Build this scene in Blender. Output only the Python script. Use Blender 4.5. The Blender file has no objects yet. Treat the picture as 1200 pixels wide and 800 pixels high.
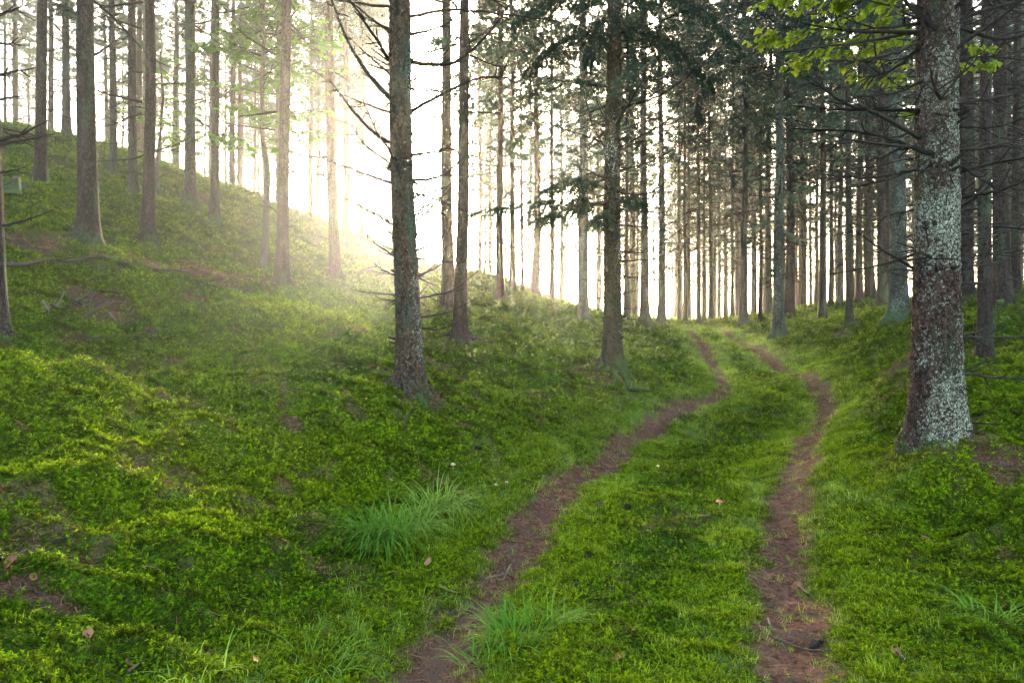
import bpy, math, random
import numpy as np
from mathutils import Vector, Matrix, Euler

SC = bpy.context.scene
COL = SC.collection
R = math.radians

# ------------------------------------------------------------------ camera, sky, sun, exposure
F_PX, CX, HY, CAM_Z = 780.0, 600.0, 390.0, 1.5
cam_d = bpy.data.cameras.new('camera')
cam_d.sensor_width = 36.0
cam_d.lens = 36.0 * F_PX / 1200.0
cam_d.shift_y = -(400.0 - HY) / 1200.0
cam_d.clip_start, cam_d.clip_end = 0.05, 2000.0
cam = bpy.data.objects.new('camera', cam_d)
COL.objects.link(cam)
cam.location = (0, 0, CAM_Z)
cam.rotation_euler = (R(90), 0, 0)
SC.camera = cam

SUN_EL, SUN_AZ = 13.0, -2.2           # degrees; azimuth from +Y towards +X
SKY_STRENGTH, SUN_STRENGTH, EXPOSURE = 0.15, 4.0, 3.8
HAZE_DENSITY, HAZE_G = 0.0010, 0.84
world = bpy.data.worlds.new('World')
SC.world = world
world.use_nodes = True
wn = world.node_tree
sky = wn.nodes.new('ShaderNodeTexSky')
sky.sky_type = 'NISHITA'
sky.sun_disc = False
sky.sun_elevation = R(SUN_EL)
sky.sun_rotation = R(SUN_AZ)
sky.air_density = 1.0
sky.dust_density = 4.0
sky.ozone_density = 0.3
bg = wn.nodes['Background']
wn.links.new(sky.outputs[0], bg.inputs[0])
bg.inputs[1].default_value = SKY_STRENGTH

sun_d = bpy.data.lights.new('sun', 'SUN')
sun_d.energy = SUN_STRENGTH
sun_d.angle = R(3.0)
sun_d.color = (1.0, 0.84, 0.60)
sun = bpy.data.objects.new('sun', sun_d)
COL.objects.link(sun)
sdir = Vector((math.sin(R(SUN_AZ)) * math.cos(R(SUN_EL)), math.cos(R(SUN_AZ)) * math.cos(R(SUN_EL)), math.sin(R(SUN_EL))))
sun.rotation_euler = sdir.to_track_quat('Z', 'Y').to_euler()
sun.location = (0, 0, 40)

vs = SC.view_settings
vs.view_transform = 'Standard'
vs.look = 'None'
vs.exposure = EXPOSURE
vs.gamma = 1.0
vs.use_curve_mapping = False
SC.render.engine = 'CYCLES'
cy = SC.cycles
cy.use_denoising = True
cy.max_bounces = 6
cy.diffuse_bounces = 3
cy.glossy_bounces = 2
cy.transmission_bounces = 3
cy.volume_bounces = 2
cy.sample_clamp_indirect = 8.0
cy.use_adaptive_sampling = True
cy.adaptive_threshold = 0.015

# ------------------------------------------------------------------ numpy helpers
rng = np.random.default_rng(7)
random.seed(7)
U32 = np.uint32


def _hash(ix, iy, iz, seed):
    with np.errstate(over='ignore'):
        n = (ix.astype(np.int64) * 374761393 + iy.astype(np.int64) * 668265263 + iz.astype(np.int64) * 1442695041 + seed * 974634777)
        n = (n & 0xFFFFFFFF).astype(np.uint64)
        n = ((n ^ (n >> np.uint64(13))) * np.uint64(1274126177)) & np.uint64(0xFFFFFFFF)
        n = ((n ^ (n >> np.uint64(15))) * np.uint64(2246822519)) & np.uint64(0xFFFFFFFF)
        return ((n ^ (n >> np.uint64(16))) & np.uint64(0xFFFFFF)).astype(np.float64) / 16777216.0


def vnoise(x, y, z=None, seed=0):
    x = np.asarray(x, float); y = np.asarray(y, float)
    z = np.zeros_like(x) if z is None else np.asarray(z, float)
    xi, yi, zi = np.floor(x), np.floor(y), np.floor(z)
    fx, fy, fz = x - xi, y - yi, z - zi
    fx = fx * fx * (3 - 2 * fx); fy = fy * fy * (3 - 2 * fy); fz = fz * fz * (3 - 2 * fz)
    r = 0
    for a in (0, 1):
        wx = fx if a else 1 - fx
        for b in (0, 1):
            wy = fy if b else 1 - fy
            for c in (0, 1):
                wz = fz if c else 1 - fz
                r = r + wx * wy * wz * _hash(xi + a, yi + b, zi + c, seed)
    return r * 2 - 1


def fbm(x, y, z=None, seed=0, octv=4):
    r, a, f = 0, 0.5, 1.0
    for o in range(octv):
        r = r + a * vnoise(np.asarray(x) * f, np.asarray(y) * f, None if z is None else np.asarray(z) * f, seed + o * 17)
        a *= 0.5; f *= 2.03
    return r


def cells(x, y, z, seed=0):
    """distance to nearest and second nearest cell point (bark plates)"""
    xi, yi, zi = np.floor(x), np.floor(y), np.floor(z)
    f1 = np.full(x.shape, 9.0); f2 = np.full(x.shape, 9.0); idv = np.zeros(x.shape)
    for a in (-1, 0, 1):
        for b in (-1, 0, 1):
            for c in (-1, 0, 1):
                cx, cy_, cz = xi + a, yi + b, zi + c
                d = np.sqrt((cx + _hash(cx, cy_, cz, seed) - x) ** 2 + (cy_ + _hash(cx, cy_, cz, seed + 1) - y) ** 2 + (cz + _hash(cx, cy_, cz, seed + 2) - z) ** 2)
                m = d < f1
                f2 = np.where(m, f1, np.minimum(f2, d))
                idv = np.where(m, _hash(cx, cy_, cz, seed + 3), idv)
                f1 = np.where(m, d, f1)
    return f1, f2, idv


def sstep(a, b, x):
    t = np.clip((x - a) / (b - a), 0, 1)
    return t * t * (3 - 2 * t)


def mesh_np(name, V, F, smooth=True):
    """V (n,3); F one (m,3)/(m,4) array or a list of such arrays"""
    if not isinstance(F, (list, tuple)):
        F = [F]
    F = [np.asarray(f, dtype=np.int32) for f in F if len(f)]
    V = np.asarray(V, dtype=np.float32)
    me = bpy.data.meshes.new(name)
    me.vertices.add(len(V))
    me.vertices.foreach_set('co', V.ravel())
    tot = np.concatenate([np.full(len(f), f.shape[1], np.int32) for f in F])
    loops = np.concatenate([f.ravel() for f in F])
    me.loops.add(len(loops))
    me.loops.foreach_set('vertex_index', loops)
    me.polygons.add(len(tot))
    start = np.concatenate([[0], np.cumsum(tot)[:-1]]).astype(np.int32)
    me.polygons.foreach_set('loop_start', start)
    me.polygons.foreach_set('use_smooth', np.full(len(tot), smooth, dtype=bool))
    me.update(calc_edges=True)
    return me


class Acc:
    """collects pieces of one mesh"""
    def __init__(self):
        self.V, self.F, self.n = [], [], 0

    def add(self, V, *Fs):
        V = np.asarray(V, float)
        for f in Fs:
            if len(f):
                self.F.append(np.asarray(f, int) + self.n)
        self.V.append(V); self.n += len(V)

    def mesh(self, name, mat=None, smooth=True):
        q = [f for f in self.F if f.shape[1] == 4]; t = [f for f in self.F if f.shape[1] == 3]
        FF = ([np.concatenate(q)] if q else []) + ([np.concatenate(t)] if t else [])
        me = mesh_np(name, np.concatenate(self.V), FF, smooth)
        if mat:
            me.materials.append(mat)
        return me


def tube(P, rad, k=5):
    P = np.asarray(P, float); rad = np.asarray(rad, float); n = len(P)
    T = np.gradient(P, axis=0); T /= np.linalg.norm(T, axis=1)[:, None] + 1e-9
    ref = np.array([0.31, 0.17, 0.93]) if abs(T[0][2]) < 0.8 else np.array([1.0, 0.1, 0])
    A = np.cross(T, ref); A /= np.linalg.norm(A, axis=1)[:, None] + 1e-9
    B = np.cross(T, A)
    th = np.arange(k) * 2 * math.pi / k
    V = P[:, None, :] + rad[:, None, None] * (np.cos(th)[None, :, None] * A[:, None, :] + np.sin(th)[None, :, None] * B[:, None, :])
    i = np.arange(n - 1)[:, None] * k; j = np.arange(k)[None, :]; j2 = (j + 1) % k
    F = np.stack([i + j, i + j2, i + k + j2, i + k + j], -1).reshape(-1, 4)
    return V.reshape(-1, 3), F


def spline(P, n):
    """Catmull-Rom resample"""
    P = np.asarray(P, float)
    if len(P) == 2:
        t = np.linspace(0, 1, n)[:, None]
        return P[0] * (1 - t) + P[1] * t
    Q = np.vstack([2 * P[0] - P[1], P, 2 * P[-1] - P[-2]])
    out = []
    for t in np.linspace(0, len(P) - 1 - 1e-6, n):
        i = int(t); f = t - i
        p0, p1, p2, p3 = Q[i], Q[i + 1], Q[i + 2], Q[i + 3]
        out.append(0.5 * ((2 * p1) + (-p0 + p2) * f + (2 * p0 - 5 * p1 + 4 * p2 - p3) * f * f + (-p0 + 3 * p1 - 3 * p2 + p3) * f ** 3))
    return np.array(out)


def obj(name, data, parent=None, loc=None, rot=None, scale=None):
    o = bpy.data.objects.new(name, data)
    COL.objects.link(o)
    if parent is not None:
        o.parent = parent
    if loc is not None:
        o.location = loc
    if rot is not None:
        o.rotation_euler = rot
    if scale is not None:
        o.scale = scale
    return o


def tag(o, label=None, cat=None, group=None, kind=None):
    if label: o['label'] = label
    if cat: o['category'] = cat
    if group: o['group'] = group
    if kind: o['kind'] = kind
    return o


def thing(name, label, cat, loc, group=None, rot=None):
    o = obj(name, None, loc=loc, rot=rot)
    o.empty_display_size = 0.2
    return tag(o, label, cat, group)


def at(px, py, d):
    return np.array([(px - CX) / F_PX * d, d, CAM_Z + (HY - py) / F_PX * d])


# ------------------------------------------------------------------ terrain shape
ANCH = [at(*a) for a in [
    # left slope, from tree feet
    (478, 462, 7.3), (718, 440, 11.3), (103, 294, 10), (48, 221, 16.5), (173, 287, 13.5), (156, 236, 20), (222, 248, 17), (251, 266, 21),
    (330, 341, 14), (391, 332, 17), (309, 319, 15.5), (542, 406, 11.7), (525, 371, 15.5), (586, 356, 20), (682, 381, 19), (629, 350, 26),
    (755, 386, 22), (775, 382, 24), (-8, 400, 6.5),
    # left skyline
    (0, 148, 25), (80, 162, 25), (150, 185, 25.5), (230, 210, 26), (300, 235, 27), (380, 265, 27), (440, 290, 27), (520, 318, 27), (575, 326, 27), (640, 350, 27.5), (690, 368, 28), (735, 378, 28),
    # track over the rise
    (850, 456, 14), (838, 432, 16.5), (902, 421, 18), (970, 470, 12.5), (860, 400, 22), (822, 386, 27), (790, 380, 29), (870, 373, 31), (930, 365, 30), (1000, 357, 28), (1100, 353, 27), (1200, 346, 27),
    # beside the track
    (800, 456, 13), (768, 438, 14.5), (795, 415, 19), (945, 431, 16.5), (1000, 452, 12.8), (985, 492, 10.6),
    # right side
    (1098, 538, 5.4), (1155, 434, 9.5), (1053, 376, 15), (995, 382, 18), (912, 398, 20), (872, 384, 25), (1175, 359, 20), (1060, 432, 10),
]]
ANCH += [np.array(p, float) for p in [
    (-0.45, 2.85, 0), (0.02, 4.5, 0.0), (0.84, 7.3, 0), (2.2, 10.3, 0.06), (1.22, 2.85, 0), (2.3, 5.6, 0.02), (4.0, 9.0, 0.05), (0.5, 2.85, 0.06), (1.3, 5.6, 0.06),
    (0.9, 9, 0.34), (-0.35, 5.2, 0.14), (0.25, 6.6, 0.22),
    (-3.85, 5, 1.05), (-2.7, 3.5, 0.62), (-1.9, 2.5, 0.36), (-1.0, 3.0, 0.13), (-2.2, 5.5, 0.62), (-3.8, 8, 1.35),
    (2.5, 3.5, 0.08), (3.2, 4.4, 0.2), (2.2, 2.5, 0.05), (5.2, 7, 0.75), (6, 5, 0.7),
    (0, 0, 0), (0, -6, 0), (-1.5, 0, 0.22), (-5, 0, 1.1), (-12, 0, 3.0), (-30, 0, 7), (-8, -8, 1.5), (-30, -20, 5), (-30, 22, 12), (-20, 12, 6.0), (3, 0, 0.05), (8, 0, 0.8),
    (12, -10, 0.6), (15, 6, 1.7), (30, 20, 3.0), (35, 0, 2.6), (-60, 30, 14), (-60, -20, 9), (60, 20, 3.5), (60, -20, 3), (0, -25, -0.4),
    (-42, 45, 12), (-22, 44, 8.3), (-12, 44, 5.2), (-4, 44, 2.6), (4, 44, 1.6), (16, 44, 2.0), (30, 45, 2.4), (55, 50, 2.8),
    (-50, 80, 9), (-15, 80, 3.5), (10, 80, 1.2), (50, 80, 1.5), (-70, 150, 6), (0, 150, 0), (70, 150, 0), (-120, 80, 12), (120, 80, 2), (120, 0, 3), (-120, 0, 14),
]]
ANCH = np.array(ANCH)


def tps_fit(P, lam):
    n = len(P)
    d2 = ((P[:, None, :2] - P[None, :, :2]) ** 2).sum(-1)
    K = 0.5 * d2 * np.log(d2 + 1e-9) + lam * np.eye(n)
    A = np.zeros((n + 3, n + 3)); A[:n, :n] = K
    Q = np.c_[np.ones(n), P[:, :2]]
    A[:n, n:] = Q; A[n:, :n] = Q.T
    return np.linalg.solve(A, np.r_[P[:, 2], 0, 0, 0])


TPS = tps_fit(ANCH, 0.04)


def base_z(x, y):
    x = np.asarray(x, float); y = np.asarray(y, float)
    sh = x.shape; x = x.ravel(); y = y.ravel()
    out = np.empty_like(x)
    for s in range(0, len(x), 40000):
        xs, ys = x[s:s + 40000], y[s:s + 40000]
        d2 = (xs[:, None] - ANCH[None, :, 0]) ** 2 + (ys[:, None] - ANCH[None, :, 1]) ** 2
        out[s:s + 40000] = (0.5 * d2 * np.log(d2 + 1e-9)) @ TPS[:-3] + TPS[-3] + TPS[-2] * xs + TPS[-1] * ys
    return out.reshape(sh)


def hit(px, py, fn=base_z, far=60.0):
    """where the ray through a pixel meets the ground; None when it passes over it"""
    d = np.concatenate([np.linspace(1.5, 12, 700), np.linspace(12.02, far, 1600)])
    z = CAM_Z + (HY - py) / F_PX * d
    g = fn((px - CX) / F_PX * d, d)
    k = np.argmax(z < g)
    if not (z < g).any():
        return None
    return np.array([(px - CX) / F_PX * d[k], d[k], float(g[k])])


TRACK_L = [(470, 820), (490, 800), (527, 750), (562, 700), (603, 650), (645, 600), (695, 550), (765, 500), (818, 470), (848, 456), (838, 432), (822, 404), (800, 390)]
TRACK_R = [(940, 825), (935, 800), (930, 750), (925, 700), (922, 640), (922, 590), (935, 555), (948, 520), (962, 490), (968, 468), (945, 448), (902, 421), (870, 403), (845, 392)]


def track_world(tr):
    prof = lambda x, y: np.interp(y, [0, 9, 10.3, 12.5, 14, 16.5, 18, 20.5, 22, 25, 27, 30], [0, 0, .06, .25, .33, .6, .78, 1.08, 1.19, 1.45, 1.65, 1.85])
    P = [hit(*p, fn=prof) for p in tr]
    P = [p for p in P if p is not None]
    first = P[0] - 2.2 * (P[1] - P[0]) / np.linalg.norm(P[1] - P[0])
    last = P[-1] + 3.0 * (P[-1] - P[-2]) / np.linalg.norm(P[-1] - P[-2])
    return spline(np.array([first] + P + [last]), 420)[:, :2]


TL, TR = track_world(TRACK_L), track_world(TRACK_R)


def dist_to(x, y, T, lim=1.2):
    """distance to a track, exact near it and lim elsewhere"""
    sh = np.shape(x); x = np.ravel(x); y = np.ravel(y)
    out = np.full(x.shape, lim)
    m = np.where((y > -3) & (y < 45) & (x > -8) & (x < 16))[0]
    for s in range(0, len(m), 20000):
        k = m[s:s + 20000]
        d2 = (x[k][:, None] - T[None, :, 0]) ** 2 + (y[k][:, None] - T[None, :, 1]) ** 2
        out[k] = np.minimum(lim, np.sqrt(d2.min(1)))
    return out.reshape(sh)


BROWN = []       # (x, y, half length, half width, angle) patches of bare needles, plus darkened colour in the hollow under the brushwood
for (pa, pb, hw) in [((130, 304), (325, 338), 1.0), ((0, 283), (70, 300), 0.7), ((205, 345), (240, 356), 0.3), ((265, 395), (292, 392), 0.25), ((80, 354), (150, 362), 0.6), ((0, 640), (90, 650), 0.16), ((0, 690), (40, 700), 0.12), ((515, 470), (470, 480), 0.25), ((1040, 432), (1075, 436), 0.35), ((60, 405), (120, 402), 0.2), ((380, 400), (420, 396), 0.25), ((330, 486), (350, 500), 0.15), ((1150, 560), (1200, 545), 0.25)]:
    a_, b_ = hit(*pa), hit(*pb)
    BROWN.append(((a_[0] + b_[0]) / 2, (a_[1] + b_[1]) / 2, max(0.25, float(np.hypot(*(b_ - a_)[:2])) * 0.6), hw, math.atan2(b_[1] - a_[1], b_[0] - a_[0])))
MOUNDS = []      # (x, y, radius, height, brown) added under the trees


def masks(x, y):
    dl, dr = dist_to(x, y, TL), dist_to(x, y, TR)
    n1 = fbm(x * 1.7, y * 1.7, seed=31, octv=3); n2 = fbm(x * 6, y * 6, seed=41, octv=2)
    n3 = fbm(x * 19, y * 19, seed=43, octv=2)
    wl = 0.185 + 0.07 * n1 + 0.11 * n2 + 0.09 * n3
    wr = 0.215 + 0.09 * n1 + 0.12 * n2 + 0.09 * n3 - 0.05 * sstep(0.05, 0.4, vnoise(x * 0.9 + 4, y * 0.7, seed=77))
    dirtL = sstep(-0.09, 0.09, wl - dl); dirtR = sstep(-0.11, 0.11, wr - dr)
    dirt = np.maximum(dirtL, dirtR)
    near = np.minimum(dl, dr)
    strip = sstep(1.05, 0.35, near + 0.25 * n1)                     # short grass beside the wheel tracks
    litter = sstep(0.30, 0.5, fbm(x * 0.8, y * 0.8, seed=5, octv=4)) * 0.85
    litter = np.maximum(litter, sstep(0.24, 0.42, fbm(x * 3.1, y * 3.1, seed=9, octv=3)) * 0.7)
    litter = np.maximum(litter, sstep(0.33, 0.45, fbm(x * 9.0, y * 9.0, seed=8, octv=2)) * 0.75)
    # the needle-brown band between the trees low on the left slope
    for (cx_, cy_, lx, ly, ang) in BROWN:
        ca, sa = math.cos(ang), math.sin(ang)
        bx, by = ((x - cx_) * ca + (y - cy_) * sa) / lx, (-(x - cx_) * sa + (y - cy_) * ca) / ly
        litter = np.maximum(litter, sstep(0.25, 0.62, np.exp(-(bx ** 2 + by ** 2)) + 0.40 * n1 + 0.25 * n2))
    for (mx, my, mr, mh, br) in MOUNDS:
        if br > 0:
            q = np.exp(-((x - mx) ** 2 + (y - my) ** 2) / (mr * 1.15) ** 2)
            litter = np.maximum(litter, br * sstep(0.35, 0.75, q + 0.35 * n1 + 0.25 * n2))
    litter = litter * (1 - 0.8 * strip) * (1 - dirt)
    return dirt, litter, strip, dl, dr


def ground_z(x, y, m=None):
    x = np.asarray(x, float); y = np.asarray(y, float)
    z = base_z(x, y)
    dirt, litter, strip, dl, dr = masks(x, y) if m is None else m
    wx = x + 0.3 * vnoise(x * 1.1, y * 1.1, seed=3); wy = y + 0.3 * vnoise(x * 1.1, y * 1.1, seed=4)
    h = 0.11 * vnoise(wx * 0.8, wy * 1.1, seed=11)
    b = 1 - np.abs(vnoise(wx * 1.9, wy * 2.3, seed=12)); h = h + 0.165 * (b ** 1.6 - 0.45)
    b2 = 1 - np.abs(vnoise(wx * 5.0, wy * 5.6, seed=13)); h = h + 0.070 * (b2 ** 1.5 - 0.45)
    h = h + 0.016 * vnoise(x * 13, y * 13, seed=14)
    amp = 1 - 0.80 * strip - 0.0 * litter
    amp = amp * (1 - 0.25 * sstep(0.3, 0.9, litter))
    z = z + h * amp
    near = np.minimum(dl, dr)
    z = z - 0.085 * np.exp(-(near / 0.24) ** 2) - 0.015 * litter
    z = z + 0.012 * vnoise(x * 9, y * 9, seed=19) * dirt
    for (mx, my, mr, mh, br) in MOUNDS:
        z = z + mh * np.exp(-((x - mx) ** 2 + (y - my) ** 2) / mr ** 2)
    return z


def gz(x, y):
    return float(ground_z(np.array([x]), np.array([y]))[0])


# ------------------------------------------------------------------ materials
def new_mat(name):
    m = bpy.data.materials.new(name)
    m.use_nodes = True
    nt = m.node_tree
    for n in list(nt.nodes):
        nt.nodes.remove(n)
    return m, nt


class NT:
    def __init__(self, nt):
        self.nt = nt

    def n(self, typ, **kw):
        nd = self.nt.nodes.new(typ)
        ins = kw.pop('ins', {})
        for k, v in kw.items():
            setattr(nd, k, v)
        for k, v in ins.items():
            s = nd.inputs[k]
            if hasattr(v, 'is_output') or isinstance(v, bpy.types.NodeSocket):
                self.nt.links.new(v, s)
            else:
                s.default_value = v
        return nd

    def noise(self, vec, scale, detail=4, rough=0.55, dist=0.0, out='Fac'):
        return self.n('ShaderNodeTexNoise', ins={'Vector': vec, 'Scale': scale, 'Detail': detail, 'Roughness': rough, 'Distortion': dist}).outputs[out]

    def ramp(self, fac, a, b, lo=0.0, hi=1.0):
        return self.n('ShaderNodeMapRange', clamp=True, interpolation_type='SMOOTHSTEP', ins={'Value': fac, 'From Min': a, 'From Max': b, 'To Min': lo, 'To Max': hi}).outputs[0]

    def mix(self, fac, a, b, blend='MIX'):
        nd = self.n('ShaderNodeMix', data_type='RGBA', blend_type=blend)
        for idx, v in ((0, fac), (6, a), (7, b)):
            s = nd.inputs[idx]
            if isinstance(v, bpy.types.NodeSocket):
                self.nt.links.new(v, s)
            else:
                s.default_value = v if idx == 0 else (*v, 1.0) if len(v) == 3 else v
        return nd.outputs[2]

    def math(self, op, a, b=0.0, c=None):
        nd = self.n('ShaderNodeMath', operation=op)
        for i, v in enumerate((a, b) if c is None else (a, b, c)):
            if isinstance(v, bpy.types.NodeSocket):
                self.nt.links.new(v, nd.inputs[i])
            else:
                nd.inputs[i].default_value = v
        return nd.outputs[0]

    def attr(self, name):
        return self.n('ShaderNodeAttribute', attribute_name=name).outputs['Fac']

    def mapping(self, vec, scale):
        return self.n('ShaderNodeMapping', ins={'Vector': vec, 'Scale': scale}).outputs[0]

    def pos(self):
        return self.n('ShaderNodeNewGeometry').outputs['Position']

    def objc(self):
        return self.n('ShaderNodeTexCoord').outputs['Object']

    def rand(self):
        return self.n('ShaderNodeObjectInfo').outputs['Random']

    def surf(self, sh):
        o = self.n('ShaderNodeOutputMaterial')
        self.nt.links.new(sh, o.inputs['Surface'])

    def bsdf(self, color, rough=0.85, normal=None, spec=0.3):
        ins = {'Base Color': color if isinstance(color, bpy.types.NodeSocket) else (*color, 1), 'Roughness': rough, 'Specular IOR Level': spec}
        nd = self.n('ShaderNodeBsdfPrincipled', ins=ins)
        if normal is not None:
            self.nt.links.new(normal, nd.inputs['Normal'])
        return nd.outputs[0]

    def bump(self, height, strength=0.5, dist=0.02, normal=None):
        nd = self.n('ShaderNodeBump', ins={'Height': height, 'Strength': strength, 'Distance': dist})
        if normal is not None:
            self.nt.links.new(normal, nd.inputs['Normal'])
        return nd.outputs[0]

    def leafy(self, color, trans, rough=0.6, spec=0.25, tcol=None):
        a = self.bsdf(color, rough, None, spec)
        t = self.n('ShaderNodeBsdfTranslucent')
        c = tcol if tcol is not None else color
        if isinstance(c, bpy.types.NodeSocket):
            self.nt.links.new(c, t.inputs[0])
        else:
            t.inputs[0].default_value = (*c, 1)
        mx = self.n('ShaderNodeMixShader', ins={0: trans})
        self.nt.links.new(a, mx.inputs[1]); self.nt.links.new(t.outputs[0], mx.inputs[2])
        return mx.outputs[0]


def moss_color(k, p, warm=0.0):
    """moss hues that drift from deep green to yellow green over the ground"""
    big = k.noise(p, 0.55, 3, 0.6)
    mid = k.noise(p, 3.3, 4, 0.65)
    fine = k.noise(p, 22.0, 3, 0.6)
    c = k.mix(k.ramp(mid, 0.34, 0.66), (0.030, 0.095, 0.002), (0.100, 0.212, 0.003))
    c = k.mix(k.ramp(k.math('ADD', k.math('MULTIPLY', big, 0.6), k.math('MULTIPLY', fine, 0.5)), 0.50 - warm, 0.68 - warm), c, (0.195, 0.280, 0.004))
    return c


def m_ground():
    m, nt = new_mat('forest_floor')
    k = NT(nt)
    p = k.pos()
    moss = moss_color(k, p)
    grassy = k.mix(k.noise(p, 9, 4), (0.07, 0.145, 0.012), (0.145, 0.20, 0.03))
    fine = k.noise(p, 60, 3, 0.7)
    lit = k.mix(k.ramp(fine, 0.35, 0.65), (0.030, 0.019, 0.013), (0.105, 0.056, 0.036))
    lit = k.mix(k.ramp(k.noise(p, 17, 4), 0.52, 0.72), lit, (0.055, 0.075, 0.02))
    dirt = k.mix(k.ramp(k.noise(p, 26, 5, 0.7), 0.35, 0.65), (0.042, 0.021, 0.013), (0.135, 0.070, 0.046))
    dirt = k.mix(k.ramp(k.noise(p, 4.0, 4), 0.45, 0.62), dirt, (0.085, 0.054, 0.036))
    moss = k.mix(k.ramp(k.noise(p, 55, 4, 0.75), 0.36, 0.60, 0.15, 0.92), moss, (0.016, 0.018, 0.005))
    grassy = k.mix(k.ramp(k.noise(p, 45, 3, 0.7), 0.35, 0.6, 0.15, 0.8), grassy, (0.030, 0.034, 0.010))
    c = k.mix(k.attr('strip'), moss, grassy)
    c = k.mix(k.attr('litter'), c, lit)
    c = k.mix(k.attr('dirt'), c, dirt)
    hgt = k.math('ADD', k.math('MULTIPLY', k.noise(p, 38, 4, 0.7), 0.6), k.math('MULTIPLY', k.noise(p, 120, 2, 0.6), 0.4))
    k.surf(k.bsdf(c, 1.0, k.bump(hgt, 0.9, 0.03), 0.02))
    return m


def m_moss(name='moss_sprig', warm=0.03):
    m, nt = new_mat(name)
    k = NT(nt)
    c = moss_color(k, k.pos(), warm)
    r = k.rand()
    c = k.mix(k.ramp(r, 0.55, 1.0, 0.0, 0.55), c, (0.220, 0.310, 0.005))
    c = k.mix(k.ramp(r, 0.0, 0.30, 0.75, 0.0), c, (0.032, 0.036, 0.008))
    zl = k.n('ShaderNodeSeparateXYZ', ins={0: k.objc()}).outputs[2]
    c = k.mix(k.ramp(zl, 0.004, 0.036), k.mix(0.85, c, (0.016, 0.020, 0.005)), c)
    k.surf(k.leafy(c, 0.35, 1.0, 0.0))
    return m


def m_simple_leaf(name, a, b, trans=0.4, rough=0.5, spec=0.3, tip=None):
    m, nt = new_mat(name)
    k = NT(nt)
    p = k.pos()
    c = k.mix(k.ramp(k.math('ADD', k.math('MULTIPLY', k.rand(), 0.5), k.math('MULTIPLY', k.noise(p, 14, 2), 0.5)), 0.25, 0.75), a, b)
    k.surf(k.leafy(c, trans, rough, spec))
    return m


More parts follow.
